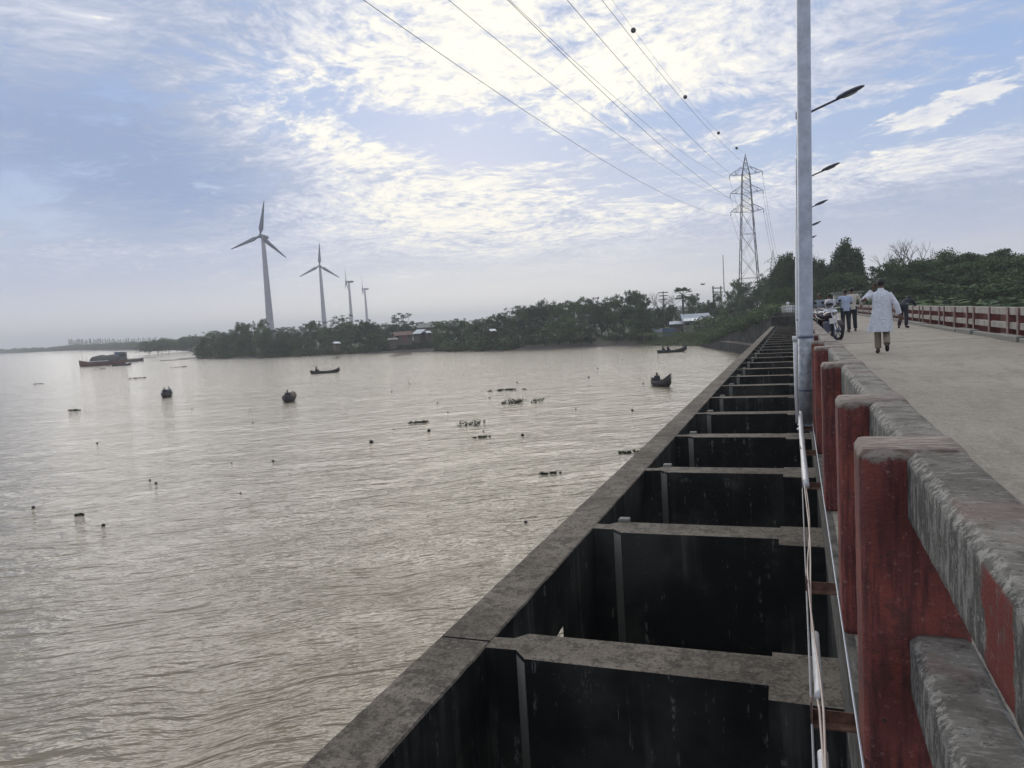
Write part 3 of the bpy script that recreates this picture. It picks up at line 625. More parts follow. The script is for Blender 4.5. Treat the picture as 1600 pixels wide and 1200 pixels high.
# ------------------------------------------------------------------ transmission towers, wires, marker balls
TH, TB, TC, TARM, TGB, TGC = 0.061215522, -0.084364013, 0.000431277473, 3.882387, -0.1096702, 0.00064653890
adir = Vector((math.cos(TH), -math.sin(TH), 0)); udir = Vector((math.sin(TH), math.cos(TH), 0))
def pylon(label, x, y, zb, ztop, armz, arml, wb, wt):
    t = thing('transmission_tower', label, 'pylon', (x, y, zb)); Hh = ztop - zb
    az_ = [z - zb for z in armz]
    def wid(z): return wb + (wt - wb) * z / az_[0] if z < az_[0] else max(.02, wt * (1 - (z - az_[0]) / (Hh - az_[0])))
    def cor(z, i): w_ = wid(z) / 2; sx, sy = ((-1, -1), (1, -1), (1, 1), (-1, 1))[i]; return adir * sx * w_ + udir * sy * w_ + Vector((0, 0, z))
    for i in range(4): m = MB(); m.tube([cor(z, i) for z in (0, az_[2] * .5, az_[2], az_[0], Hh)], [.15, .13, .11, .09, .05], 4); part(t, 'leg', m, M['lattice'])
    lv = list(np.concatenate([np.linspace(0, az_[2], 6), np.linspace(az_[2], az_[0], 7)[1:], np.linspace(az_[0], Hh * .98, 4)[1:]]))
    for fi in range(4):
        m = MB()
        for k, (z0, z1) in enumerate(zip(lv[:-1], lv[1:])):
            a0, b0, a1, b1 = cor(z0, fi), cor(z0, (fi + 1) % 4), cor(z1, fi), cor(z1, (fi + 1) % 4)
            m.bar(a0, b1, .07)
            m.bar(b0, a1, .07)
            if k % 2 == 0 or k > 4: m.bar(a0, b0, .09)
        part(t, 'bracing', m, M['lattice'])
    ends = {}
    for li, z in enumerate(az_):
        for sd_, s in (('L', -1), ('R', 1)):
            m = MB(); tip = adir * s * arml + Vector((0, 0, z + .35)); w_ = wid(z) / 2
            for sy in (-1, 1):
                r0 = adir * s * w_ + udir * sy * w_ + Vector((0, 0, z)); r1 = adir * s * w_ + udir * sy * w_ + Vector((0, 0, z + 1.9)); m.bar(r0, tip, .085); m.bar(r1, tip, .08)
                mid_ = r0.lerp(tip, .5); m.bar(mid_, r1.lerp(tip, .5), .07); m.bar(r1, mid_, .07)
            part(t, 'crossarm', m, M['lattice'])
            m = MB(); base = tip - Vector((0, 0, .1)); m.tube([base, base - Vector((0, 0, .9))], .05, 6)
            for q in range(4): c = base - Vector((0, 0, .15 + .2 * q)); m.tube([c, c - Vector((0, 0, .05))], .13, 8)
            part(t, 'insulator', m, M['lattice']); ends[(sd_, li)] = Vector((x, y, zb)) + base - Vector((0, 0, .9))
    return t, ends
AZ = [33.35, 28.9, 24.4]
_, endsA = pylon('tall lattice power pylon left of the lamp posts', -10.4, 199.7, -2.5, 38.37, AZ, 3.88, 5.3, 1.8)
pB = rng(1208.5, 430, 390)
zB = ony(1209, 390, pB[1])[2]; zB1 = ony(1206, 410, pB[1])[2]
_, endsB = pylon('small distant lattice pylon rising over the trees beside the lamp posts', pB[0], pB[1], -2.5, zB, [zB1, zB1 - 4.2, zB1 - 8.4], 3.9, 5.5, 1.9)
def wire(name, label, pts, r, grp):
    m = MB(); m.tube(pts, r, 5); o = link(name, m.mesh(name, M['wire'])); return tag(o, label, 'power line', grp)
wl = {('L', 2): 'lowest power line, crossing the sky farthest to the left', ('L', 1): 'second power line from the left, ending on the left middle arm of the pylon', ('L', 0): 'power line ending on the upper left arm of the pylon', ('R', 2): 'power line ending on the lower right arm of the pylon', ('R', 1): 'power line ending on the middle right arm of the pylon', ('R', 0): 'power line ending on the upper right arm, nearest the marker balls'}
zfit = [32.807, 28.314, 23.832]
for k, A in endsA.items():
    s, li = k; A0 = Vector((-10.702, 199.713, zfit[li])) + adir * TARM * (-1 if s == 'L' else 1)
    db_ = -.007 if k == ('R', 0) else 0
    pts = [A0 - udir * t + Vector((0, 0, (TB + db_) * t + TC * t * t)) for t in np.linspace(0, 300, 90)]
    pts[0] = A; wire('power_line', wl[k], pts, .022, 'wires strung to the tall pylon')
    Bp = endsB[k]; pts = [A.lerp(Bp, t) - Vector((0, 0, 5.5 * 4 * t * (1 - t))) for t in np.linspace(0, 1, 24)]
    wire('power_line', 'thin power line sagging between the two pylons', pts, .03, 'thin wires between the two pylons')
G0 = Vector((-10.165, 199.713, 38.37))
def gpt(t): return G0 - udir * t + Vector((0, 0, TGB * t + TGC * t * t))
wire('power_line', 'topmost thin earth wire carrying the marker balls', [gpt(t) for t in np.linspace(0, 300, 80)], .014, None)
for (yy, r, lb) in ((92.1, .31, 'largest dark marker ball on the earth wire near the top edge'), (122.8, .31, 'second marker ball on the earth wire, left of the lamp head'), (155.6, .31, 'third marker ball on the earth wire, above the pylon'), (181.9, .31, 'smallest marker ball, just left of the pylon tip')):
    c = gpt((199.713 - yy) / udir.y); m = MB(); m.ell((0, 0, 0), (r, r, r), 16, 10); o = link('marker_ball', m.mesh('marker_ball', M['ball'], smooth=True), None, c - Vector((0, 0, .12))); tag(o, lb, 'marker ball', 'marker balls on the earth wire')
# small poles on the bank
def gpole(u, vb, vt, D, label, cat, name, arms, r=.16):
    b_ = rng(u, vb, D); t_ = rng(u, vt, D); t = thing(name, label, cat, (b_[0], b_[1], b_[2] - 3)); H = t_[2] - b_[2] + 3
    m = MB(); m.tube([(0, 0, 0), (0, 0, H)], [r, r * .7], 8); part(t, 'pole', m, M['wood'])
    for dz, w_ in arms: m = MB(); m.box(-w_, w_, -.08, .08, H - dz - .1, H - dz + .1); part(t, 'crossarm', m, M['wood'])
gpole(1037, 480, 455, 175, 'wooden electric pole with crossarms beside the palm', 'electric pole', 'electric_pole', ((.3, 1.1), (1.0, 1.0), (1.8, .9)))
gpole(1131, 440, 398, 230, 'slim radio mast rising over the bank trees', 'mast', 'radio_mast', (), .12)
hf = thing('electric_pole', 'twin legged electric pole frame leaning over the trees left of the mast', 'electric pole', rng(1114, 470, 190))
pa, pb_ = rng(1114, 449, 190), rng(1126, 449, 190); o0 = np.array(hf.location)
for q in (pa, pb_): m = MB(); m.tube([q - [0, 0, 5], q + [0, 0, .3]], .16, 6); part(hf, 'pole', m, M['wood'], world=True)
for dz in (.15, 1.1): m = MB(); m.tube([pa + (pa - pb_) * .15 - [0, 0, dz], pb_ + (pb_ - pa) * .3 - [0, 0, dz]], .12, 5); part(hf, 'crossarm', m, M['wood'], world=True)

# ------------------------------------------------------------------ vegetation
def leaf_mesh(name, centers, radii, counts, size, m, droop=0.0, flat=.0):
    cs = []; 
    for c, r, n in zip(centers, radii, counts):
        d = NR.normal(size=(n, 3)); d /= np.linalg.norm(d, axis=1)[:, None]; q = d * (NR.rand(n, 1) ** .8) * 1.35 * np.array(r); cs.append(q + np.array(c))
    P = np.vstack(cs); n = len(P)
    a = NR.normal(size=(n, 3)); a[:, 2] = a[:, 2] * (1 - flat) - droop; a /= np.linalg.norm(a, axis=1)[:, None]
    b_ = NR.normal(size=(n, 3)); b_[:, 2] *= (1 - flat); b_ -= a * (a * b_).sum(1)[:, None]; b_ /= np.linalg.norm(b_, axis=1)[:, None]
    s = size * (.6 + .8 * NR.rand(n, 1))
    V = np.empty((n, 4, 3)); V[:, 0] = P - a * s; V[:, 1] = P - b_ * s * .45; V[:, 2] = P + a * s; V[:, 3] = P + b_ * s * .45
    me = bpy.data.meshes.new(name); me.vertices.add(n * 4); me.vertices.foreach_set('co', V.ravel())
    me.loops.add(n * 4); me.loops.foreach_set('vertex_index', np.arange(n * 4)); me.polygons.add(n)
    me.polygons.foreach_set('loop_start', np.arange(0, n * 4, 4)); me.polygons.foreach_set('loop_total', np.full(n, 4)); me.update(); me.validate(); me.materials.append(m); return me
def limbs(H, tips, r, base=.0, fork=.3):
    m = MB(); m.tube([(0, 0, -2), (0.05 * H * .1, 0, H * fork * .5), (0, 0.01, H * fork)], [r, r * .8, r * .65], 8)
    for tx, ty, tz in tips:
        st = Vector((0, 0, H * fork * random.uniform(.75, 1.0))); tp = Vector((tx, ty, tz)); md = st.lerp(tp, .5) + Vector((random.uniform(-.3, .3), random.uniform(-.3, .3), -.06 * H * .3))
        m.tube([st, md, tp], [r * .5, r * .3, r * .08], 5)
    return m
def make_tree(kind, seed, dense=1.0):
    global NR; NR = np.random.RandomState(seed); random.seed(seed)
    c, r, n = [], [], []
    if kind == 'round':       # 10 m high, 9 wide
        for k in range(34):
            a = random.random() * 2 * PI; e = random.random(); z = 2.2 + 6.6 * e; w = 4.3 * math.sin(PI * min(1, .18 + e * .8)) * random.uniform(.45, 1.0)
            c.append((w * math.cos(a), w * math.sin(a), z)); q = random.uniform(.8, 1.6); r.append((q, q, q * .7)); n.append(int(95 * dense))
        for k in range(9): a = random.random() * 2 * PI; w = random.uniform(1, 3.6); c.append((w * math.cos(a), w * math.sin(a), random.uniform(8.2, 9.9))); r.append((.7, .7, .45)); n.append(int(40 * dense))
        size = .26; flat = .3; tm = 'leaf'
    elif kind == 'spread':    # layered umbrella crown
        for k in range(46):
            a = random.random() * 2 * PI; w = 6.5 * math.sqrt(random.random()); z = 9.2 - .055 * w * w - random.random() * 5.2 * (1 - w / 9)
            c.append((w * math.cos(a), w * math.sin(a), z)); q = random.uniform(1.0, 2.0); r.append((q, q, q * .38)); n.append(int(130 * dense))
        size = .24; flat = .55; tm = 'leaf'
    elif kind == 'cone':
        for k in range(46):
            e = random.random() ** .8; z = 1.2 + 8.6 * e; w = 2.9 * (1 - e) ** .6 * random.uniform(.5, 1.0) + .1; a = random.random() * 2 * PI
            c.append((w * math.cos(a), w * math.sin(a), z)); q = random.uniform(.55, 1.05); r.append((q, q, q * 1.2)); n.append(int(100 * dense))
        size = .22; flat = 0; tm = 'leaf2'
    elif kind == 'airy':      # open tree, sky shows through
        for k in range(44):
            a = random.random() * 2 * PI; w = random.uniform(.5, 3.9); z = random.uniform(3.6, 9.8) - w * .25
            c.append((w * math.cos(a), w * math.sin(a), z)); q = random.uniform(.35, .8); r.append((q * 1.3, q * 1.3, q * .45)); n.append(int(30 * dense))
        size = .24; flat = .4; tm = 'leaf2'
    elif kind == 'bush':      # 3 m high 5 wide
        for k in range(22):
            a = random.random() * 2 * PI; w = random.uniform(0, 2.3); c.append((w * math.cos(a), w * math.sin(a), random.uniform(.1, 2.4 - .3 * w))); q = random.uniform(.5, 1.0); r.append((q, q, q * .7)); n.append(int(70 * dense))
        size = .17; flat = .2; tm = 'leaf'
    elif kind == 'plume':     # casuarina
        for k in range(14):
            e = k / 13; c.append((random.uniform(-.5, .5), random.uniform(-.5, .5), 2 + 8 * e)); q = 1.3 * (1 - e * .75); r.append((q, q, q)); n.append(26)
        size = .35; flat = 0; tm = 'leaf2'
    cm = leaf_mesh('crown', c, r, n, size, M[tm], 0.0, flat)
    tips = [c[i] for i in range(0, len(c), 3)]
    lm = limbs(10, [t for t in tips if t[2] > 2.5], .28 if kind != 'bush' else .05, fork=.32 if kind in ('spread', 'round', 'airy') else .7) if kind != 'bush' else limbs(1.2, tips, .06)
    return cm, lm.mesh('trunk', M['bark'])
TPL = {}
for kd, sds in (('round', (1, 2, 3, 4)), ('spread', (5, 6, 7)), ('cone', (8, 9)), ('airy', (10, 11, 12)), ('bush', (13, 14, 15)), ('plume', (16,))):
    TPL[kd] = [make_tree(kd, s, 2.1 if kd in ('spread', 'cone') else 1.25) for s in sds]
NR = np.random.RandomState(99); random.seed(99)
def plant(kind, x, y, z, h, w=None, label='-', cat='tree', group=None, name=None, parts=True):
    cm, lm = random.choice(TPL[kind]); H0 = 10 if kind != 'bush' else 3
    s = h / H0; w = (w or 1) * s
    t = thing(name or {'round': 'broadleaf_tree', 'spread': 'spreading_tree', 'cone': 'conical_tree', 'airy': 'open_crowned_tree', 'bush': 'shrub', 'plume': 'casuarina_tree'}[kind], label, cat, (x, y, z), random.random() * 6.28, group)
    t.scale = (w, w, s)
    link('crown', cm, t)
    if parts: link('trunk', lm, t)
    return t
def zone(u):
    for a, n in ((345, 'at the left tip of the wooded bank'), (400, 'just left of the tallest wind turbine'), (450, 'at the foot of the tallest wind turbine'), (520, 'near the foot of the second wind turbine'), (590, 'below the two far wind turbines'), (680, 'beside the riverbank huts'), (760, 'right of the riverbank huts'),
                 (850, 'where the bank rises towards the tall grove'), (930, 'in the left half of the tall grove'), (1015, 'in the right half of the tall grove'), (1060, 'between the grove and the palm'), (1120, 'around the blue roofed house'), (1180, 'on the slope below the tall pylon'), (1250, 'behind the wing wall near the lamp posts'), (1300, 'right behind the lamp posts'), (1345, 'behind the small cream hut'), (1420, 'left of the dense mass behind the walking man'), (1500, 'at left in the dense mass beyond the rail'), (2000, 'at right in the dense mass beyond the rail')):
        if u < a: return n
    return ''
KN = {'round': 'bushy dark green tree', 'spread': 'wide crowned dark green tree', 'cone': 'tall dense pointed tree', 'airy': 'open branched tree with sky showing through', 'bush': 'low leafy shrub', 'plume': 'slender far tree'}
def tree_at(u, vt, extra, kind, w=None, row='', D=None, sink=.3):
    az, _ = azel(u, vt); D = D if D else shore_d(az) + extra
    p = rng(u, vt, D); g = ground(p[0], p[1]) - sink; h = max(1.2, p[2] - g)
    lab = KN[kind] + ' ' + zone(u) + (', ' + row if row else '')
    return plant(kind, p[0], p[1], g, h, w, lab, 'shrub' if kind == 'bush' else 'tree', lab + ' group')
# skyline trees (photo skyline read at pixel u, top v)
sky_ = [(322, 524, 8, 'round', 1.5), (340, 519, 10, 'airy', 1), (352, 521, 8, 'round', 1.3), (374, 503, 14, 'round', .8), (384, 505, 10, 'round', .75), (396, 502, 14, 'airy', .7), (407, 499, 12, 'round', .6), (416, 512, 9, 'round', 1.2), (440, 516, 12, 'round', 1.2), (455, 521, 12, 'round', 1.3), (470, 516, 14, 'airy', 1),
        (486, 500, 16, 'round', .8), (497, 497, 14, 'airy', .8), (512, 508, 10, 'round', 1), (524, 494, 14, 'airy', .8), (535, 487, 16, 'airy', .8), (545, 502, 10, 'round', 1.1), (560, 504, 18, 'round', 1), (572, 499, 12, 'round', .9), (582, 503, 14, 'round', .9), (598, 513, 22, 'round', 1.2),
        (622, 487, 26, 'airy', .8), (630, 485, 28, 'airy', .85), (640, 500, 30, 'airy', .9), (612, 507, 24, 'round', 1), (652, 510, 32, 'round', 1.1), (668, 505, 34, 'round', .9), (685, 502, 12, 'round', .9), (698, 499, 18, 'airy', .8), (706, 506, 10, 'round', 1.1), (722, 497, 16, 'round', .8), (735, 503, 12, 'round', 1), (750, 500, 16, 'round', 1),
        (765, 494, 12, 'round', .9), (775, 487, 16, 'airy', .8), (788, 488, 12, 'round', .8), (800, 476, 20, 'airy', .7), (812, 478, 16, 'round', .8), (825, 477, 20, 'round', .8), (838, 473, 18, 'airy', .7), (850, 464, 22, 'spread', .55), (862, 468, 18, 'airy', .7), (872, 474, 14, 'round', .8), (882, 468, 20, 'airy', .6), (895, 468, 16, 'round', .7),
        (905, 462, 22, 'airy', .7), (917, 461, 24, 'spread', .5), (926, 460, 20, 'airy', .6), (938, 474, 15, 'round', .8), (948, 466, 20, 'round', .7), (960, 461, 18, 'round', .7), (972, 458, 22, 'airy', .7), (985, 455, 20, 'round', .7), (995, 453, 18, 'round', .6), (1003, 466, 14, 'round', .7), (1012, 483, 16, 'round', 1), (1022, 481, 24, 'round', 1),
        (1035, 479, 26, 'round', .9), (1048, 476, 30, 'round', .9), (1082, 458, 40, 'round', .7), (1092, 468, 36, 'airy', .8), (1102, 474, 30, 'round', .8), (1113, 468, 34, 'round', .7), (1122, 458, 34, 'round', .6)]
for u, v, ex, kd, w in sky_: tree_at(u, v + 1, ex + 2, kd, w)
# lower, nearer rows
for u in range(318, 1010, 19):
    if 590 < u < 672 or 935 < u < 960: continue
    hgt = float(np.interp(u, [310, 420, 560, 700, 800, 900, 1000], [26, 30, 28, 24, 34, 46, 40])); az, _ = azel(u, 520)
    base = onz(u, 0, WZ)[2]; vsh = float(np.interp(u, [310, 500, 660, 850, 1010], [560, 555.5, 550, 547, 540]))
    tree_at(u + random.uniform(-4, 4), vsh - hgt * random.uniform(.75, 1.1), random.uniform(3, 7), 'round', random.uniform(1.0, 1.35), 'in the front row')
for u in range(316, 1000, 13):
    if 600 < u < 672: continue
    vsh = float(np.interp(u, [310, 500, 660, 850, 1010], [560, 555.5, 550, 547, 540])); lift = 14 if u < 690 else 18
    tree_at(u + random.uniform(-4, 4), vsh - lift * random.uniform(.7, 1.2), random.uniform(1.5, 4) if u < 800 else random.uniform(10, 14), 'bush', random.uniform(1.0, 1.7))
for u in range(600, 690, 11): tree_at(u, 532 + random.uniform(-4, 2), random.uniform(14, 20), 'bush', 1.3)
# slope towards the bridge
for u, v, D, kd, w in ((1120, 486, 158, 'bush', 1.8), (1132, 482, 150, 'round', .8), (1140, 455, 170, 'round', .6), (1152, 436, 178, 'round', .6), (1163, 442, 168, 'round', .7), (1145, 470, 155, 'round', .9), (1160, 478, 140, 'round', .9), (1175, 436, 165, 'airy', .6), (1183, 446, 150, 'round', .7), (1172, 466, 140, 'round', .8), (1190, 437, 160, 'round', .6), (1196, 428, 165, 'round', .6),
                       (1205, 424, 160, 'airy', .6), (1200, 452, 140, 'round', .8), (1188, 476, 128, 'bush', 1.3), (1176, 484, 130, 'bush', 1.3), (1150, 494, 138, 'bush', 1.6), (1138, 504, 140, 'bush', 1.4), (1164, 492, 134, 'bush', 1.4), (1212, 416, 135, 'cone', .75), (1222, 404, 125, 'cone', .7), (1233, 400, 122, 'cone', .75), (1243, 412, 120, 'cone', .8), (1215, 450, 120, 'round', .8), (1232, 445, 118, 'round', .8), (1205, 470, 118, 'bush', 1.6), (1222, 472, 112, 'bush', 1.5), (1236, 470, 112, 'bush', 1.5),
                       (1272, 404, 125, 'cone', .6), (1283, 410, 122, 'cone', .7), (1292, 418, 125, 'round', .7), (1278, 436, 115, 'round', .8), (1300, 408, 120, 'cone', .7), (1312, 392, 118, 'cone', .8), (1319, 380, 116, 'cone', .75), (1329, 391, 120, 'cone', .8), (1338, 393, 118, 'cone', .7), (1308, 425, 112, 'round', .9), (1330, 425, 112, 'round', .9), (1347, 424, 120, 'airy', .6), (1358, 412, 122, 'airy', .7), (1368, 410, 120, 'airy', .6), (1352, 436, 112, 'round', .8), (1375, 436, 108, 'round', .9),
                       (1385, 410, 112, 'round', .7), (1398, 404, 115, 'round', .7), (1408, 408, 110, 'round', .8), (1425, 410, 108, 'spread', .9), (1440, 402, 112, 'spread', .8), (1455, 394, 110, 'spread', .8), (1472, 386, 112, 'spread', .9), (1488, 384, 110, 'spread', .8), (1505, 391, 106, 'spread', .9), (1522, 392, 104, 'spread', .9), (1540, 388, 106, 'spread', .9), (1556, 385, 108, 'spread', .8), (1575, 388, 104, 'spread', .9), (1592, 396, 102, 'spread', .9), (1610, 396, 100, 'spread', .9), (1632, 392, 100, 'spread', 1), (1660, 395, 98, 'spread', 1),
                       (1392, 440, 100, 'round', 1), (1412, 440, 98, 'round', 1), (1432, 436, 98, 'round', 1), (1452, 430, 98, 'spread', 1), (1475, 424, 96, 'round', .9), (1500, 428, 96, 'spread', 1), (1520, 424, 94, 'round', .9), (1545, 425, 94, 'spread', 1), (1570, 424, 92, 'round', .9), (1595, 425, 92, 'spread', 1), (1620, 425, 90, 'round', 1)):
    tree_at(u, v + 1, 0, kd, w, D=D)
for u in range(594, 680, 9): tree_at(u + random.uniform(-2, 2), 529 + random.uniform(-4, 7), random.uniform(6, 10), 'bush', 1.5, 'before the huts')
for i in range(64):
    t_ = random.random(); e_ = 1.5 + 26 * random.random() ** 1.6; wx, wy = -1.5 - 13 * t_, 99 + 40 * t_; k_ = 1 + e_ / math.hypot(wx, wy); x_, y_ = wx * k_ - 1.5 * random.random() * (e_ > 5), wy * k_
    lab = 'low leafy shrub just above the dark wing wall' if e_ < 8 else 'low leafy shrub on the slope higher behind the wing wall'
    plant('bush', x_, y_, ground(x_, y_) - .3, random.uniform(1.0, 2.2), 1.3, lab, 'shrub', lab + ' group')
for i in range(34):
    u = random.uniform(1118, 1182); v = float(np.interp(u, [1118, 1182], [518, 492])) + random.uniform(-10, 6); tree_at(u, v, 0, 'bush', random.uniform(1.2, 1.8), D=float(np.interp(v, [482, 524], [165, 143])), row='on the grassy slope')
for u in range(1350, 1640, 17): tree_at(u, 456 + random.uniform(-4, 3), 0, 'bush', 2.2, D=float(np.interp(u, [1350, 1640], [99, 84])), sink=.8)
for u in range(1385, 1640, 24): tree_at(u, 447 + random.uniform(-4, 3), 0, 'round', 2.0, 'lower down', D=float(np.interp(u, [1350, 1640], [101, 88])), sink=.8)
# far shore: row of slender trees, scrub line
for i in range(42):
    u = 108 + i * 3.1 + random.uniform(-.8, .8); p = rng(u, 531 - (u - 108) * .02 + random.uniform(-1.5, 1.5), 1060); g = -3.2
    plant('plume', p[0], p[1], g, p[2] - g, .9, 'slender tree in the far shore row at the left edge of the sky', 'tree', 'row of slender trees on the far shore', parts=False)
for i in range(60):
    u = -10 + i * 5.4 + random.uniform(-2, 2); v = float(np.interp(u, [-10, 90, 100, 240, 320], [544.5, 541, 538, 531, 524])) + random.uniform(-.8, 1.2)
    D = float(np.interp(u, [-10, 110, 200, 320], [1400, 1020, 760, 560])); p = rng(u, v, D)
    plant('bush', p[0], p[1], -3.6, p[2] + 3.6, 1.5, 'dark scrub clump along the low far shore at left', 'shrub', 'scrub along the far shore', parts=False)
for u, v in ((245, 524), (262, 527), (285, 525), (296, 521), (308, 524), (232, 529)):
    p = rng(u, v, 430); plant('bush', p[0], p[1], -3.5, p[2] + 3.5, 1.2, 'hazy grey green tree behind the left tip of the wooded bank', 'tree', 'hazy trees left of the point')
for i in range(44):
    u = 330 + i * 18; p = rng(u, float(np.interp(u, [330, 640, 760, 1120], [517, 503, 497, 474])) + random.uniform(-1, 3), 380); plant('round', p[0], p[1], -3.0, p[2] + 3.0, 1.6, 'hazy tree in the distance behind the riverbank belt', 'tree', 'hazy distant trees behind the bank')
# palms
def palm(u, vt, vb, D, label, nf=20):
    p = rng(u, vt, D); g = ground(p[0], p[1]); t = thing('palm_tree', label, 'palm', (p[0], p[1], g)); H = p[2] - g - 1.0
    m = MB(); m.tube([(0, 0, -1), (.1, 0, H * .5), (0, .1, H)], [.32, .24, .22], 8); part(t, 'trunk', m, M['bark'])
    for k in range(nf):
        a = k * 2.399; e = random.uniform(-.5, 1.2); L = random.uniform(1.9, 2.5); m = MB(); d = Vector((math.cos(a) * math.cos(e), math.sin(a) * math.cos(e), math.sin(e)))
        tip = Vector((0, 0, H)) + d * L * .62; s = d.cross(Vector((0, 0, 1))).normalized(); up = s.cross(d)
        m.tube([(0, 0, H), tip], [.05, .03], 4)
        for q in range(11):
            an = -1.5 + 3.0 * q / 10; dd = d * math.cos(an) + s * math.sin(an); e_ = tip + dd * L * .5 - Vector((0, 0, .12)); w_ = .09
            sd = dd.cross(up).normalized() * .02 + (d * -math.sin(an) + s * math.cos(an)) * w_
            m.add([tip, tip + dd * L * .3 + sd, e_, tip + dd * L * .3 - sd], [(0, 1, 2, 3)])
        part(t, 'frond', m, M['leaf2'])
    return t
palm(1066, 454, 505, 178, 'fan palm standing behind the blue roofed house')
palm(985, 486, 530, 168, 'low drooping palm at the right end of the tall grove', 22)
# bare branched trees
def bare(u, vt, D, spread, label):
    p = rng(u, vt, D); g = ground(p[0], p[1]); H = p[2] - g; t = thing('bare_tree', label, 'tree', (p[0], p[1], g))
    tr = MB(); tr.tube([(0, 0, -1), (0, 0, H * .55)], [.22, .14], 6); part(t, 'trunk', tr, M['bark']); m = MB()
    def br(st, d, L, r, n):
        e = st + d * L; m.tube([st, st.lerp(e, .5) + Vector((random.uniform(-.1, .1), random.uniform(-.1, .1), .05)) * L * .3, e], [r, r * .75, r * .5], 4)
        if n > 0:
            for _ in range(3 if n > 1 else 2):
                q = (d + Vector((random.uniform(-.8, .8), random.uniform(-.8, .8), random.uniform(-.15, .5)))).normalized(); br(e, q, L * random.uniform(.55, .8), r * .55, n - 1)
    for k in range(6):
        a = k * 1.05 + random.random(); br(Vector((0, 0, H * random.uniform(.35, .55))), Vector((math.cos(a) * spread, math.sin(a) * spread, .9)).normalized(), H * .22, .10, 3)
    part(t, 'branches', m, M['bark'])
    return t
bare(1425, 372, 118, .9, 'leafless tree showing its twigs above the crowns left of the big mass')
bare(1398, 380, 120, .7, 'smaller leafless tree left of the other bare crown')
bare(1030, 456, 178, .6, 'thin nearly leafless tree left of the wooden electric pole')
bare(1046, 458, 180, .6, 'thin nearly leafless tree between the electric pole and the palm')
bare(1290, 398, 128, .6, 'thin leafless twigs between the lamp posts and the pointed tree')
# grass on the right hand slope
gx = []
c, r, n = [], [], []
for k in range(260):
    u = random.uniform(1000, 1150); v = random.uniform(521, 540); p = onz(u, v, float(np.interp(v, [520, 540], [-3.6, WZ + .2]))); c.append((p[0], p[1], ground(p[0], p[1]) + .1)); r.append((2.2, 2.2, .25)); n.append(60)
go = link('bank_grass', leaf_mesh('bank_grass', c, r, n, .13, M['grass'], 0, -.6)); tag(go, 'rough green grass covering the bank below the blue roofed house', 'grass', None, 'stuff')

# ------------------------------------------------------------------ houses
def house(label, u0, u1, vbase, vtop, D, wallm, roofm, rz=0.0, depth=5, eave=.55, door=True, zb=None, nm='house'):
    a, c = rng(u0, vbase, D), rng(u1, vbase, D); W = float(np.linalg.norm((c - a)[:2])); H = rng((u0 + u1) / 2, vtop, D)[2] - a[2]
    az = math.atan2((a + c)[0], (a + c)[1]); t = thing(nm, label, 'house', ((a + c)[0] / 2, (a + c)[1] / 2, a[2]), -az + rz); hw = H * eave
    m = MB(); m.box(-W / 2 + .3, W / 2 - .3, 0, depth, -1.5, hw); part(t, 'wall', m, wallm)
    for s, y0, y1 in ((0, -.5, depth / 2), (1, depth + .5, depth / 2)):
        nn_ = max(3, int(W / .9)); m = MB()
        for k in range(nn_):
            x0, x1 = -W / 2 + W * k / nn_, -W / 2 + W * (k + 1) / nn_; o_ = .03 * (k % 2)
            v_ = [(x0, y0, hw - .1 + o_), (x1 - .01, y0, hw - .1 + o_), (x1 - .01, y1, H + o_), (x0, y1, H + o_)]
            m.add(v_ + [(p[0], p[1], p[2] - .06) for p in v_], [(0, 1, 2, 3), (7, 6, 5, 4), (0, 4, 5, 1), (2, 6, 7, 3), (1, 5, 6, 2), (3, 7, 4, 0)])
        part(t, 'roof', m, roofm)
    if door:
        m = MB(); m.box(-.2, .7, -.04, -.003, -.3, hw * .8); part(t, 'door', m, M['door'])
        for x in (-W * .32, W * .3): m = MB(); m.box(x - .4, x + .4, -.03, -.003, hw * .35, hw * .75); part(t, 'window', m, M['glass'])
    return t
h = house('blue grey roofed riverside house with a white veranda roof', 1066, 1112, 513, 490, 168, M['wall'], M['roofb'], .12, 6, .52)
W = 6.6; m = MB(); m.add([(-W * .42, -2.2, 1.55), (W * .52, -2.2, 1.55), (W * .52, -.4, 2.05), (-W * .42, -.4, 2.05)] + [(-W * .42, -2.2, 1.49), (W * .52, -2.2, 1.49), (W * .52, -.4, 1.99), (-W * .42, -.4, 1.99)], [(0, 1, 2, 3), (7, 6, 5, 4), (0, 4, 5, 1), (1, 5, 6, 2), (2, 6, 7, 3), (3, 7, 4, 0)]); part(h, 'veranda_roof', m, M['roofw'])
for x in (-2.7, -.6, 1.4, 3.3): m = MB(); m.box(x - .06, x + .06, -2.1, -1.98, -.6, 1.5); part(h, 'veranda_post', m, M['wood'])
m = MB(); m.box(-2.6, 3.2, -2.0, -1.0, -.9, -.1); part(h, 'plinth', m, M['pale'])
house('low annex with a dull blue sheet roof on the left of the blue roofed house', 1046, 1068, 515, 502, 168, M['wood'], M['roofb'], 0, 4, .7, False)
fz = thing('tarpaulin_fence', 'blue tarpaulin fence running along the bank left of the house', 'fence', rng(1035, 520, 160))
for k in range(9):
    a = rng(1019 + k * 4, 523 - k * .2, 160); m = MB(); m.box(a[0], a[0] + .55, a[1], a[1] + .05, a[2] - .4, a[2] + random.uniform(.9, 1.3)); part(fz, 'sheet', m, M['tarp'] if k > 3 else M['roofb'], world=True)
house('riverbank hut with a rusty red sheet roof below the bushy tree', 616, 646, 530, 518, 192, M['wood'], M['roofr'], .1)
house('small riverbank shed with a dull front eave', 606, 622, 535, 528, 184, M['wood'], M['pale'], 0, 3, .7, False)
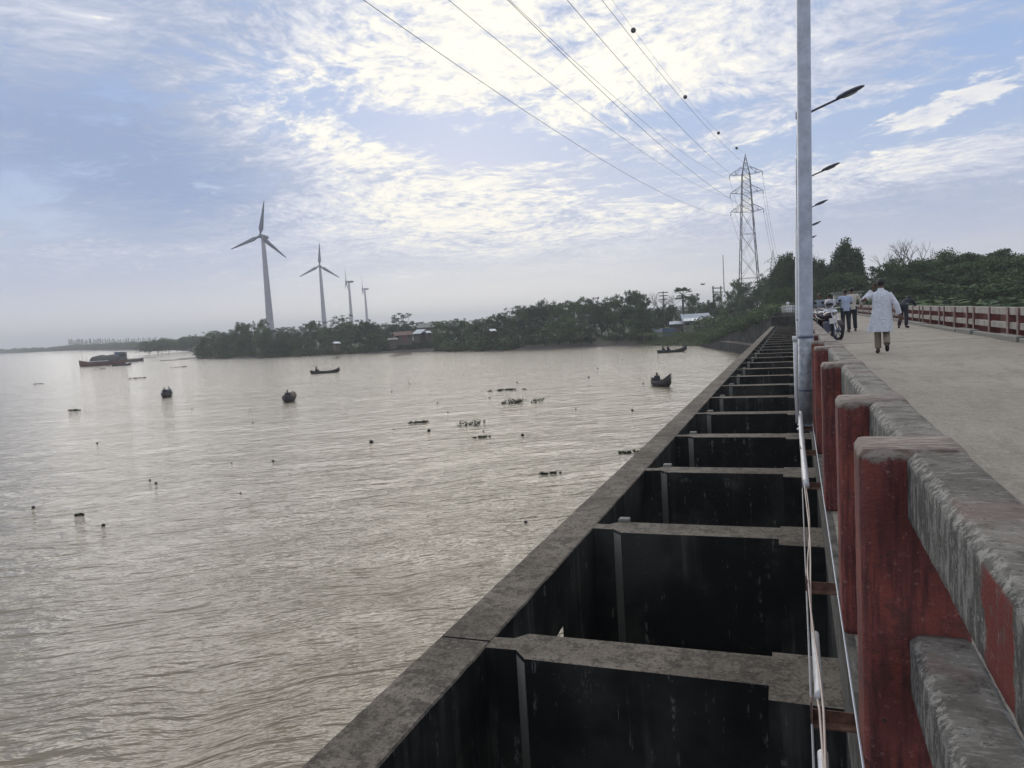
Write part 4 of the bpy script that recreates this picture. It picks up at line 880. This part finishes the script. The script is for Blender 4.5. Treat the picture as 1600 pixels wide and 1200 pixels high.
house('riverbank hut with a pale streaked corrugated roof right of the rusty roof', 644, 660, 527, 515, 200, M['wood'], M['roofb'], -.5, 5, .5, False)
house('long dull grey roofed building behind the riverbank huts', 654, 680, 521, 505, 215, M['wood'], M['pale'], 0, 7, .6, False)
house('half hidden pale shack on the bank right of the huts', 666, 675, 523, 517, 198, M['wood'], M['roofb'], .3, 3, .6, False)
house('low dull hut below the second wind turbine', 522, 532, 539, 534, 194, M['wood'], M['roofb'], .2, 3, .6, False)
house('dull shack among the shrubs left of the tall grove', 766, 776, 520, 514, 172, M['wood'], M['roofb'], .2, 3, .6, False)
ht = thing('gate_hut', 'small cream hut behind the two standing men at the bridge end', 'hut', (5.8, 97, 0))
m = MB(); m.box(4.3, 7.25, 97, 100, 0, 2.15); part(ht, 'wall', m, M['wall'], world=True)
m = MB(); m.box(4.1, 7.45, 96.7, 100.3, 2.15, 2.32); part(ht, 'roof', m, M['pale'], world=True)
m = MB(); m.box(4.55, 4.95, 96.96, 96.997, .9, 1.7); part(ht, 'window', m, M['glass'], world=True)
m = MB(); m.box(7.3, 8.4, 97.1, 99, 0, 1.9); part(ht, 'side_shutter', m, M['dark'], world=True)
gb = thing('milestone', 'small cream box with a round white lamp beside the left end of the lamp row', 'pillar', (-.9, 99, 0))
m = MB(); m.box(-1.5, -.3, 98.8, 99.4, -.4, 1.15, .03); part(gb, 'pillar', m, M['wall'], world=True)
m = MB(); m.ell((-.8, 99, 1.36), (.2, .2, .2)); part(gb, 'globe', m, M['white'], True, world=True)

# ------------------------------------------------------------------ people
def loft(m, secs, n=14):
    """secs: (centre, rx, ry[, tilt dir]) elliptical horizontal rings"""
    rs = []
    for c, rx, ry in secs: rs.append([Vector((c[0] + rx * math.cos(2 * PI * k / n), c[1] + ry * math.sin(2 * PI * k / n), c[2])) for k in range(n)])
    m.rings(rs); return m
def person(label, loc, rz, J, dress, voxel=.016, group=None, scale=1.0, hands=True):
    t = thing('person', label, 'person', loc, rz, group); t.scale = (scale,) * 3
    V = {k: Vector(v) for k, v in J.items() if k not in ('long',)}
    pel, che, nek, hed = V['pel'], V['che'], V['nek'], V['hed']
    def torso(m, g=0.0, low=None):
        pts = [pel - (che - pel) * .22, pel, pel.lerp(che, .45), che, che.lerp(nek, .62), nek]; rr = [(.155, .105), (.165, .115), (.14, .10), (.172, .115), (.165, .09), (.07, .06)]
        rs = []; ax_x = (V['shR'] - V['shL']).normalized()
        for p, (a, c_) in zip(pts, rr):
            ay = ax_x.cross((nek - pel).normalized()).normalized(); rs.append([p + ax_x * (a + g) * math.cos(2 * PI * k / 14) + ay * (c_ + g) * math.sin(2 * PI * k / 14) for k in range(14)])
        m.rings(rs)
    m = MB(); torso(m)
    fwd = (V['shR'] - V['shL']).normalized().cross(Vector((0, 0, 1))) * -1
    lk = Vector(J.get('look', (0, 1, 0))).normalized(); rot = Vector((0, 1, 0)).rotation_difference(lk).to_matrix()
    m.tube([nek - Vector((0, 0, .03)), nek.lerp(hed, .6)], [.058, .052], 10)
    m.ell(hed + rot @ Vector((0, -.008, .02)), (.076, .096, .098), 14, 10, rot); m.ell(hed + rot @ Vector((0, .022, -.05)), (.056, .066, .062), 12, 8, rot)
    m.ell(hed + rot @ Vector((0, .103, -.018)), (.013, .018, .022), 8, 6, rot)
    for s in (-1, 1): m.ell(hed + rot @ Vector((.077 * s, -.004, -.008)), (.012, .02, .032), 8, 6, rot)
    for sd_ in 'LR':
        sh, el, ha = V['sh' + sd_], V['el' + sd_], V['ha' + sd_]
        m.tube([sh, sh.lerp(el, .5), el, el.lerp(ha, .35), ha], [.052, .046, .037, .038, .026], 10)
        d = (ha - el).normalized(); fd = Vector(J.get('fd' + sd_, d)).normalized(); sdv = fd.cross(Vector((0, .3, 1))).normalized(); pn = fd.cross(sdv)
        m.ell(ha + fd * .045, (.036, .036, .036), 8, 6); m.tube([ha, ha + fd * .085], [.030, .036], 8)
        if hands:
            for k, L in enumerate((.072, .080, .076, .060)):
                st = ha + fd * .085 + sdv * (.027 - .018 * k); m.tube([st - fd * .02, st + fd * L * .5 + pn * .004, st + fd * L * .85 + pn * .025], [.010, .0095, .008], 6)
            m.tube([ha + fd * .02 + sdv * .03, ha + fd * .05 + sdv * .052, ha + fd * .078 + sdv * .050 + pn * .012], [.013, .011, .009], 6)
        hp, kn, an, to = V['hp' + sd_], V['kn' + sd_], V['an' + sd_], V['to' + sd_]
        m.tube([hp, hp.lerp(kn, .4), kn, kn.lerp(an, .3), an], [.088, .078, .054, .056, .036], 10)
        m.tube([an + Vector((0, 0, -.02)), to], [.040, .032], 8); m.ell(an - (to - an) * .2 - Vector((0, 0, .03)), (.035, .045, .03), 8, 6)
    fused(t, 'body', m, M['skin'], voxel, 2)
    hr = MB(); hr.ell(hed + rot @ Vector((0, -.020, .034)), (.086, .098, .096), 14, 10, rot); fused(t, 'hair', hr, M['hair'], voxel)
    for item, mm in dress.items():
        m = MB()
        if item in ('shirt', 'kurta'):
            torso(m, .018)
            for sd_ in 'LR':
                sh, el, ha = V['sh' + sd_], V['el' + sd_], V['ha' + sd_]
                if item == 'kurta' or J.get('long'): m.tube([sh.lerp(nek, .25), sh, sh.lerp(el, .5), el, el.lerp(ha, .88)], [.06, .078, .068, .062, .052], 12)
                else: m.tube([sh.lerp(nek, .25), sh, sh.lerp(el, .8)], [.06, .075, .068], 12)
            if item == 'shirt':
                lo = pel - (che - pel) * .30; ax_x = (V['shR'] - V['shL']).normalized(); rs = []
                for p, a, c_ in ((lo, .178, .135), (pel, .180, .135), (pel.lerp(che, .5), .165, .125)):
                    ay = ax_x.cross((nek - pel).normalized()).normalized(); rs.append([p + ax_x * a * math.cos(2 * PI * k / 14) + ay * c_ * math.sin(2 * PI * k / 14) for k in range(14)])
                m.rings(rs)
            m2 = m
        elif item == 'trousers':
            ctr = pel - (che - pel) * .1; m.ell(ctr, (.168, .125, .12), 12, 8)
            for sd_ in 'LR':
                hp, kn, an = V['hp' + sd_], V['kn' + sd_], V['an' + sd_]; m.tube([hp + Vector((0, 0, .06)), hp.lerp(kn, .35), kn, kn.lerp(an, .5), an + (kn - an) * .06], [.105, .10, .078, .075, .072], 12)
        elif item == 'shoes':
            for sd_ in 'LR':
                an, to = V['an' + sd_], V['to' + sd_]; m.tube([an - (to - an) * .35 - Vector((0, 0, .035)), an.lerp(to, .5) - Vector((0, 0, .02)), to], [.042, .048, .036], 10)
        elif item == 'cap': m.ell(hed + rot @ Vector((0, -.005, .06)), (.092, .108, .07), 14, 8, rot)
        fused(t, item, m, mm, voxel, 3)
    return t
def stand(**k):
    J = dict(pel=(0, 0, .95), che=(0, 0, 1.27), nek=(0, 0, 1.46), hed=(0, .02, 1.60), shL=(-.185, 0, 1.40), shR=(.185, 0, 1.40), elL=(-.25, -.02, 1.12), elR=(.25, -.02, 1.12), haL=(-.26, .08, .88), haR=(.26, .08, .88),
             hpL=(-.095, 0, .93), hpR=(.095, 0, .93), knL=(-.11, .02, .50), knR=(.11, .02, .50), anL=(-.12, -.02, .09), anR=(.12, -.02, .09), toL=(-.15, .13, .035), toR=(.15, .13, .035))
    J.update(k); return J
# man in white kurta walking away, phone at his left ear
mp = onz(1379, 552, 0)
J = stand(che=(-.01, .02, 1.26), nek=(-.01, .03, 1.455), hed=(-.02, .05, 1.595), look=(-.35, 1, 0), elL=(-.40, .10, 1.22), haL=(-.16, .16, 1.48), fdL=(.25, -.15, 1), shL=(-.17, .02, 1.365), shR=(.165, .0, 1.355), elR=(.30, -.03, 1.11), haR=(.37, .04, .86), fdR=(.25, .3, -1),
          knL=(-.09, .10, .50), anL=(-.09, .05, .09), toL=(-.10, .20, .035), knR=(.09, .12, .52), anR=(.09, -.14, .20), toR=(.10, -.03, .06))
man = person('man in a long white kurta walking away with a phone at his ear', mp, math.radians(-3), J, dict(trousers=M['tan'], shoes=M['dark']), .010)
m = MB(); n = 40
def torso_k(m):
    pts = [((0, .0, 1.455), .065, .06), ((0, .01, 1.43), .12, .08), ((0, 0, 1.38), .165, .105), ((0, 0, 1.32), .192, .13), ((0, 0, 1.22), .200, .145), ((0, 0, 1.02), .198, .150), ((0, -.005, .88), .206, .16), ((-.005, -.01, .72), .212, .165), ((-.01, -.02, .60), .218, .17), ((-.015, -.03, .50), .226, .175)]
    rs = []
    for j, (c_, rx, ry) in enumerate(pts):
        ring = []
        for k in range(n):
            a = 2 * PI * k / n; f_ = 1 + (max(0, j - 2) * .013) * math.sin(a * 7 + j * .3) + max(0, j - 3) * .011 * math.sin(a * 11 + 1)
            ex = -.024 * max(0, j - 5) * max(0, -math.cos(a)) ** 2
            ring.append(Vector((c_[0] + rx * f_ * math.cos(a) + ex, c_[1] + ry * f_ * math.sin(a), c_[2] + (.02 * math.sin(a * 3) if j == 8 else 0))))
        rs.append(ring)
    rs.reverse(); m.rings(rs)
torso_k(m)
V_ = {k: Vector(v) for k, v in J.items() if k[:2] in ('sh', 'el', 'ha')}
for s_ in 'LR': sh, el, ha = V_['sh' + s_], V_['el' + s_], V_['ha' + s_]; m.tube([sh + Vector((.05 if s_ == 'L' else -.05, 0, -.02)), sh, sh.lerp(el, .5), el, el.lerp(ha, .5), el.lerp(ha, .85)], [.058, .060, .062, .064, .060, .056], 14)
m.tube([(-.01, .03, 1.43), (-.012, .035, 1.50)], [.078, .066], 14)
fused(man, 'kurta', m, M['white'], .010, 2)
ph = MB(); ph.box(-.005, .005, -.035, .035, -.07, .07, .003); o = link('mobile_phone', ph.mesh('mobile_phone', M['black']), None, tuple(mp + np.array([-.12, .16, 1.555])), (.25, .1, .1)); tag(o, 'black phone held at the ear of the man in white', 'phone')
# two standing men
p1 = onz(1322, 519.5, 0); p2 = p1 + np.array([.28, .9, 0])
J1 = stand(elR=(.27, .05, 1.15), haR=(.08, .30, 1.22), elL=(-.30, .08, 1.17), haL=(-.18, .32, 1.27), look=(-.2, 1, -.15), toL=(-.2, .12, .035))
person('man in a pale blue shirt and dark trousers standing with raised hands, nearer of two', p1, math.radians(18), J1, dict(shirt=M['bluesh'], trousers=M['dark'], shoes=M['black']), .014)
J2 = stand(elR=(.34, .10, 1.18), haR=(.38, .22, 1.02), look=(-.4, 1, 0), long=1)
person('taller man in a cream shirt half hidden behind the man in pale blue', p2, math.radians(8), J2, dict(shirt=M['cream'], trousers=M['dark'], shoes=M['black']), .014, scale=1.04)
# leaning man in dark clothes
p3 = onz(1412, 512.5, 0)
J3 = stand(pel=(0, -.02, .92), che=(0, .24, 1.08), nek=(0, .38, 1.16), hed=(0, .47, 1.20), look=(0, 1, -.5), shL=(-.185, .34, 1.12), shR=(.185, .34, 1.12), elL=(-.27, .42, .92), elR=(.27, .42, .92), haL=(-.15, .60, .95), haR=(.15, .60, .95), anL=(-.17, -.06, .09), toL=(-.24, .08, .035), long=1)
ld = person('man in dark clothes bending over beside the far parapet', p3, math.radians(-35), J3, dict(shirt=M['dark'], trousers=M['dark'], shoes=M['black']), .014)
m = MB(); loft(m, [((0, .0, .90), .185, .15), ((0, .02, .96), .188, .155), ((0, .05, 1.0), .18, .15)]); fused(ld, 'shirt_hem', m, M['white'], .014)
# people behind the bikes
p4 = np.array([1.30, 33.5, 0]); p5 = np.array([1.72, 34.6, 0]); p6 = np.array([.92, 32.6, 0])
for q, lb, mm, rz in ((p4, 'person in a white shirt standing behind the motorcycles, left of the helmet', 'white', .4), (p6, 'person in a pale grey shirt nearest the lamp post behind the motorcycles', 'greysh', 2.4)):
    person(lb, q, rz, stand(haL=(-.1, .28, 1.1), haR=(.12, .30, 1.12)), dict(shirt=M[mm], trousers=M['dark'], shoes=M['black']), .016, scale=.93)

# ------------------------------------------------------------------ motorcycles
def motorcycle(label, x, y, rz, lean, mirror=True):
    t = thing('motorcycle', label, 'motorcycle', (x, y, 0), rz, 'motorcycles parked by the left parapet'); t.rotation_euler = (0, lean, rz)
    for wy, nm in ((-.64, 'wheel'), (.66, 'wheel')):
        m = MB(); m.rings([[Vector((r2 * math.cos(b_), wy + (R_ := .30 + r2 * .9 * 0 + .045 * math.sin(b_)) * math.cos(a), .31 + R_ * math.sin(a))) for b_ in [2 * PI * q / 8 for q in range(8)] for r2 in (.05,)] for a in [2 * PI * k / 28 for k in range(29)]], cap=False)
        w = part(t, nm, m, M['black'], True)
        m = MB(); m.rings([[Vector((.03 * math.cos(b_), wy + (R_ := .245 + .012 * math.sin(b_)) * math.cos(a), .31 + R_ * math.sin(a))) for b_ in [2 * PI * q / 6 for q in range(6)]] for a in [2 * PI * k / 28 for k in range(29)]], cap=False)
        for k in range(6): a = k * PI / 3; m.tube([(0, wy, .31), (0, wy + .24 * math.cos(a), .31 + .24 * math.sin(a))], .014, 5)
        m.tube([(-.06, wy, .31), (.06, wy, .31)], .05, 10); part(w, 'rim', m, M['steel'], True)
    m = MB(); m.ell((0, .16, .80), (.14, .26, .13), 14, 10); part(t, 'fuel_tank', m, M['tank'], True)
    m = MB(); m.rings([[Vector((w_ * math.cos(a), yy, zz + .05 * math.sin(a))) for a in [2 * PI * k / 10 for k in range(10)]] for yy, zz, w_ in ((-.62, .86, .06), (-.45, .82, .11), (-.15, .77, .12), (0, .77, .09))]); part(t, 'seat', m, M['dark'], True)
    m = MB(); m.rings([[Vector((w_ * math.cos(a), yy, zz + .07 * math.sin(a))) for a in [2 * PI * k / 10 for k in range(10)]] for yy, zz, w_ in ((-.72, .80, .03), (-.55, .72, .09), (-.2, .66, .11), (.05, .66, .09))]); part(t, 'tail_panel', m, M['tank'], True)
    m = MB(); m.box(-.13, .13, -.05, .32, .28, .60, .04); m.box(-.16, .16, .1, .26, .45, .62, .03); part(t, 'engine', m, M['steel'])
    for s in (-1, 1):
        m = MB(); m.tube([(.07 * s, .66, .31), (.07 * s, .48, .95)], .022, 8); part(t, 'fork', m, M['chrome'])
        m = MB(); m.tube([(.09 * s, -.64, .31), (.09 * s, -.42, .70)], .025, 8); part(t, 'shock', m, M['chrome'])
        m = MB(); m.tube([(.24 * s, .38, 1.06), (.28 * s, .40, 1.22)], .008, 5); m.ell((.29 * s, .40, 1.26), (.06, .012, .04), 10, 6); part(t, 'mirror', m, M['dark'])
        m = MB(); m.tube([(.12 * s, -.50, .62), (.16 * s, -.52, .62)], .012, 5); m.ell((.17 * s, -.54, .62), (.025, .03, .02), 8, 5); part(t, 'indicator', m, M['rust'])
    m = MB(); m.tube([(-.34, .30, 1.04), (-.15, .42, 1.04), (.15, .42, 1.04), (.34, .30, 1.04)], .014, 8); part(t, 'handlebar', m, M['chrome'])
    m = MB(); m.ell((0, .56, .92), (.09, .09, .09), 12, 8); part(t, 'headlight', m, M['chrome'], True)
    for wy, a0, a1 in ((.66, .5, 2.6), (-.64, .4, 2.7)):
        m = MB(); m.rings([[Vector((x_, wy + r_ * math.cos(a), .31 + r_ * math.sin(a))) for x_, r_ in ((-.07, .36), (.07, .36), (.07, .375), (-.07, .375))] for a in np.linspace(a0, a1, 12)]); part(t, 'mudguard', m, M['tank'])
    m = MB(); m.tube([(.14, .1, .32), (.16, -.2, .28), (.17, -.75, .36)], [.025, .035, .045], 10); part(t, 'exhaust', m, M['chrome'], True)
    m = MB(); m.tube([(.12, -.35, .9), (.13, -.72, .95), (-.13, -.72, .95), (-.12, -.35, .9)], .014, 6); part(t, 'grab_rail', m, M['chrome'])
    m = MB(); m.box(.06, .34, .80, .81, .56, .74); m.tube([(.2, .79, .66), (.05, .60, .80)], .012, 5); part(t, 'number_plate', m, M['plate'])
    m = MB(); m.ell((0, -.80, .80), (.07, .03, .035), 8, 6); part(t, 'tail_light', m, M['door'])
    m = MB(); m.tube([(-.1, .05, .30), (-.22, .0, .01)], .012, 6); part(t, 'side_stand', m, M['steel'])
    return t
motorcycle('nearest dark motorcycle facing the camera with a white number plate', 1.02, 27.9, math.radians(-154), .06)
motorcycle('dark motorcycle parked just beyond the nearest one by the lamp post', .88, 30.0, math.radians(-158), .07)
hl = thing('helmet', 'silver and black helmet resting on the nearest motorcycle', 'helmet', (1.05, 27.55, 1.05), .25)
m = MB(); m.ell((0, 0, .14), (.135, .16, .15), 16, 12); part(hl, 'shell', m, M['helmet'], True)
m = MB(); m.ell((0, -.045, .13), (.125, .13, .085), 16, 10); part(hl, 'visor', m, M['visor'], True)

# ------------------------------------------------------------------ boats
def canoe(label, u, v, L, B, rz, prow=.55, stern=.3, cat='boat', seats=(), h=.42, group=None, mm=None):
    p = onz(u, v, WZ); t = thing('fishing_boat', label, cat, (p[0], p[1], WZ), rz, group); m = MB(); n = 18; outer = []; inner = []
    for k in range(n + 1):
        s = -1 + 2 * k / n; w = B / 2 * (1 - abs(s) ** 2.4) + .03; zt = h + (prow if s > 0 else stern) * abs(s) ** 2.6; zb = -.15 + .5 * abs(s) ** 3 * (prow if s > 0 else stern) + max(0, abs(s) - .8) * .6
        x = s * L / 2
        ring = [(x, -w, zt), (x, -w * .78, zb + (zt - zb) * .35), (x, 0, zb), (x, w * .78, zb + (zt - zb) * .35), (x, w, zt)]
        ins = [(x * .985, w * .93, zt - .01), (x * .985, w * .70, zb + .06 + (zt - zb) * .35), (x * .985, 0, zb + .07), (x * .985, -w * .70, zb + .06 + (zt - zb) * .35), (x * .985, -w * .93, zt - .01)]
        outer.append([Vector(q) for q in ring + ins])
    m.rings(outer); part(t, 'hull', m, mm or M['boat'], True)
    for x in (-L * .28, L * .02, L * .26): q = MB(); q.box(x - .1, x + .1, -B * .4, B * .4, h * .62, h * .68); part(t, 'thwart', q, M['wood'])
    return t, p
SIT = dict(pel=(0, 0, .28), che=(0, .06, .58), nek=(0, .10, .76), hed=(0, .13, .90), shL=(-.18, .08, .71), shR=(.18, .08, .71), elL=(-.24, .18, .47), elR=(.24, .18, .47), haL=(-.14, .38, .44), haR=(.14, .38, .44),
           hpL=(-.09, .03, .26), hpR=(.09, .03, .26), knL=(-.13, .38, .48), knR=(.13, .38, .48), anL=(-.13, .42, .10), anR=(.13, .42, .10), toL=(-.13, .55, .06), toR=(.13, .55, .06))
def crew(t, p, rz, x, y, turn, label, shirt, extra=None):
    c, s = math.cos(rz), math.sin(rz); loc = (p[0] + x * c - y * s, p[1] + x * s + y * c, WZ + .12); J = dict(SIT); J.update(extra or {})
    person(label, loc, rz - PI / 2 + turn, J, dict(shirt=M[shirt], trousers=M['dark']), .022, None, 1.0, False)
rz = math.radians(-52); t, p = canoe('dark fishing boat with a raised prow and two men, nearest the sluices', 1033, 603, 3.6, 1.15, rz, .75, .2, h=.48)
crew(t, p, rz, -1.1, .15, 0, 'man sitting at the stern of the boat nearest the sluices', 'dark'); crew(t, p, rz, -.35, -.1, PI, 'man facing him in the middle of the boat nearest the sluices', 'dark')
rz = math.radians(18); t, p = canoe('long dark boat with two crouching people off the grassy bank', 1050, 550.5, 4.7, 1.0, rz, .75, .12, h=.38)
crew(t, p, rz, -1.5, 0, 0, 'left of two people crouching in the long boat off the grassy bank', 'dark'); crew(t, p, rz, -.7, 0, .4, 'right of two people crouching in the long boat off the grassy bank', 'dark')
rz = math.radians(22); t, p = canoe('long low boat with one rower in mid river at left centre', 508, 583, 4.6, 1.0, rz, .5, .25, h=.34)
crew(t, p, rz, -1.4, 0, 0, 'rower bent over an oar in the long low boat at left centre', 'dark')
oar = MB(); c_ = Vector((p[0], p[1], WZ)); ax_ = Vector((math.cos(rz), math.sin(rz), 0)); oar.tube([c_ - ax_ * 1.9 + Vector((0, 0, 1.3)), c_ - ax_ * .2 + Vector((.1, -.6, .2))], .03, 6); o = link('oar', oar.mesh('oar', M['wood'])); tag(o, 'oar held by the rower in the long low boat', 'oar')
rz = math.radians(118); t, p = canoe('boat seen end on with one man and a sack, below the largest turbine', 452, 627, 3.4, 1.25, rz, .3, .35, h=.5)
crew(t, p, rz, -.3, .1, PI + .5, 'man sitting in the end on boat in front of the largest turbine', 'dark')
b_ = MB(); b_.ell((0, 0, .35), (.35, .30, .42), 12, 8); o = link('sack', b_.mesh('sack', M['tan'], smooth=True), None, (p[0] + .42, p[1] + .1, WZ + .2)); tag(o, 'pale sack standing in the end on boat beside the man', 'sack')
rz = math.radians(125); t, p = canoe('small boat seen end on carrying two people, leftmost on open water', 261, 620, 3.2, 1.2, rz, .3, .3, h=.42)
crew(t, p, rz, -.2, .2, PI + .3, 'left of two people in the leftmost end on boat', 'dark'); crew(t, p, rz, .4, -.25, PI, 'right of two people in the leftmost end on boat', 'greysh')
canoe('empty dark skiff floating just right of the rusty barge', 190, 571.5, 5.2, 1.2, math.radians(34), .4, .3)
for u, v, lb in ((1008, 525, 'boat pulled up on the bank left of the blue tarpaulin'), (505, 553, 'pale boat moored on the bank under the second turbine'), (604, 548, 'small boat at the bank below the riverbank huts'), (652, 547.5, 'low boat lying along the bank right of the huts')):
    t, p = canoe(lb, u, v, 3.6, .9, math.radians(30), .3, .3, mm=M['roofb']); t.location.z += .25 if u > 1000 else .08
# barge
bp = onz(160, 571, WZ); bz = math.radians(38); bg = thing('barge', 'rust red sand barge loaded with grey cargo at the left', 'barge', (bp[0], bp[1], WZ), bz)
m = MB(); rs = []
for x, w_, zt in ((-8.6, .8, 2.3), (-7.6, 2.2, 2.0), (-5, 2.9, 1.5), (2, 3, 1.3), (7.5, 2.8, 1.4), (9, 2.2, 1.6)): rs.append([(x * .97, -w_ * .8, -.3), (x, -w_, .9), (x, -w_, zt), (x, w_, zt), (x, w_, .9), (x * .97, w_ * .8, -.3)])
m.rings(rs); part(bg, 'hull', m, M['hull'])
m = MB()
for x, y_, r_ in ((-2.5, 0, 2.2), (0, .3, 2.6), (2, -.2, 2.3), (4, .2, 2.5), (-.9, 0, 2.4), (5.6, 0, 2.0)): m.ell((x, y_, 1.4), (r_ * 1.1, r_, r_ * .95), 10, 8)
fused(bg, 'cargo', m, M['cargo'], .35, 1)
m = MB(); m.box(7, 9.6, -1.6, 1.6, 1.5, 4.2, .1); c = part(bg, 'cabin', m, M['cargo']); m = MB(); m.box(7.3, 9.3, -1.63, -1.605, 2.8, 3.6); part(c, 'window', m, M['glass'])
for x, H_ in ((-7.2, 4.4), (-5.8, 3.2)): m = MB(); m.tube([(x, 0, 1.6), (x, 0, H_)], .06, 6); part(bg, 'mast', m, M['wood'])
m = MB(); m.box(-4.5, 3, -3.05, -3.01, 1.55, 1.8); part(bg, 'gunwale_plank', m, M['roofw'])
bg.scale = (.72, .80, .86)
b2p = onz(196, 566, WZ); b2 = thing('workboat', 'low dark grey vessel lying behind the stern of the rusty barge', 'boat', (b2p[0], b2p[1], WZ), math.radians(36))
m = MB(); m.rings([[(x, -w_, -.3), (x, -w_, z_), (x, w_, z_), (x, w_, -.3)] for x, w_, z_ in ((-4, 1.2, 1.2), (0, 1.6, .9), (4, 1.3, .9), (5.6, .3, 1.2))]); part(b2, 'hull', m, M['cargo'])
m = MB(); m.box(-3, 0, -1, 1, 1.1, 3.6, .08); part(b2, 'cabin', m, M['tarp'])

# ------------------------------------------------------------------ water hyacinth, floats, bird
for u, v, L, W_, hh, lb in ((823, 629, 2.1, .5, .28, 'largest raft of water hyacinth at centre right'), (793, 610, 1.8, .4, .12, 'thin raft of water hyacinth beyond the largest one'), (740, 664, .95, .32, .30, 'tufted water hyacinth clump left of the largest raft'), (657, 661, .8, .2, .12, 'loose sprigs of water hyacinth left of the tufted clump'), (113, 642, .9, .3, .12, 'small hyacinth clump at the far left'), (124, 806, .16, .07, .05, 'tiny hyacinth sprig in the left foreground'), (279, 574, 1.8, .4, .1, 'flat weed mat right of the barge'), (216, 591, 1.6, .3, .12, 'flat weed mat below the skiff'), (983, 708, .5, .12, .08, 'loose weed near the edge of the sluice beam'), (752, 684, .5, .12, .06, 'loose weed below the tufted hyacinth clump'), (156, 577, 1.6, .3, .12, 'flat weed mat below the barge'), (60, 600, .9, .25, .06, 'thin weed mat at the left edge'), (860, 741, .5, .1, .05, 'thin weed streak in mid water near the sluices')):
    p = onz(u, v, WZ); c = []; r = []; n = []
    for k in range(14): s = random.uniform(-1, 1); c.append((s * L, random.uniform(-W_, W_) * (1 - s * s), hh * random.uniform(0, 1.1) * random.random() * (1 - abs(s) * .5))); r.append((L * .12, W_ * .5, hh * .7)); n.append(16)
    me = leaf_mesh('hyacinth_leaves', c, r, [26] * 14, min(.085, .03 + L * .03), M['hyac'], 0, 0); o = link('water_hyacinth', me, None, tuple(p + [0, 0, .04]), (0, 0, math.radians(20))); tag(o, lb, 'water plant')
fl = MB(); fl.tube([(0, 0, -.05), (0, 0, .0), (0, 0, .10), (0, 0, .15)], [.06, .10, .10, .03], 8); fme = fl.mesh('net_float', M['orange'], smooth=True)
FL = [(580, 692, 1.5), (670, 674, 1.4), (817, 681, 1.2), (821, 817, .7), (52, 794, .8), (161, 822, .8), (244, 756, .8), (234, 751, .6), (376, 771, .5), (427, 721, .8), (362, 724, .5), (152, 693, .8), (988, 642, 1.1), (468, 619, 1.0), (395, 661, .7), (533, 727, .5),
      (508, 567, 1.6), (556, 558, 1.4), (562, 560, 1.2), (601, 568, 1.4), (621, 565, 1), (657, 585, 1.2), (640, 600, 1), (702, 600, 1.1), (725, 585, 1), (738, 615, 1), (753, 568, 1.2), (778, 564, 1), (808, 598, 1.1), (871, 607, 1.3), (920, 590, 1.3), (927, 582, 1.1), (934, 576, 1.1), (942, 570, 1.2), (972, 562, 1), (848, 640, .9), (700, 645, .8), (562, 679, .6), (615, 671, .6), (712, 602, 1), (765, 622, .9), (798, 639, 1.3), (755, 674, .7), (589, 604, 1), (612, 612, .9), (548, 628, .9), (516, 600, 1), (517, 614, .8), (580, 590, .9), (540, 590, 1), (684, 630, .9), (830, 590, .9), (860, 575, .9), (890, 595, .9), (1005, 600, .9), (960, 625, .8), (900, 640, .8), (350, 600, .9), (300, 640, .7), (220, 660, .7), (390, 640, .7), (180, 600, .8), (330, 590, 1)]
for u, v, s in FL[:12] + FL[12::2]:
    p = onz(u, v, WZ); o = link('net_float', fme, None, tuple(p), (random.uniform(-.4, .4), random.uniform(-.4, .4), 0)); s *= .78; o.scale = (s, s, s)
    big = s > 1.6; tag(o, 'small dark net float bobbing on the rippled river', 'float', 'net floats scattered over the river')
bd = MB(); bd.ell((0, 0, 0), (.45, .12, .1), 8, 6); bd.add([(0, 0, 0), (.2, 0, .02), (.1, .9, .35), (-.1, .9, .35)], [(0, 1, 2, 3)]); bd.add([(0, 0, 0), (.2, 0, .02), (.1, -.9, .25), (-.1, -.9, .25)], [(3, 2, 1, 0)])
o = link('bird', bd.mesh('bird', M['dark']), None, tuple(rng(1098, 444.5, 150)), (0, 0, .5)); tag(o, 'dark bird flying above the bank trees left of the mast', 'bird')
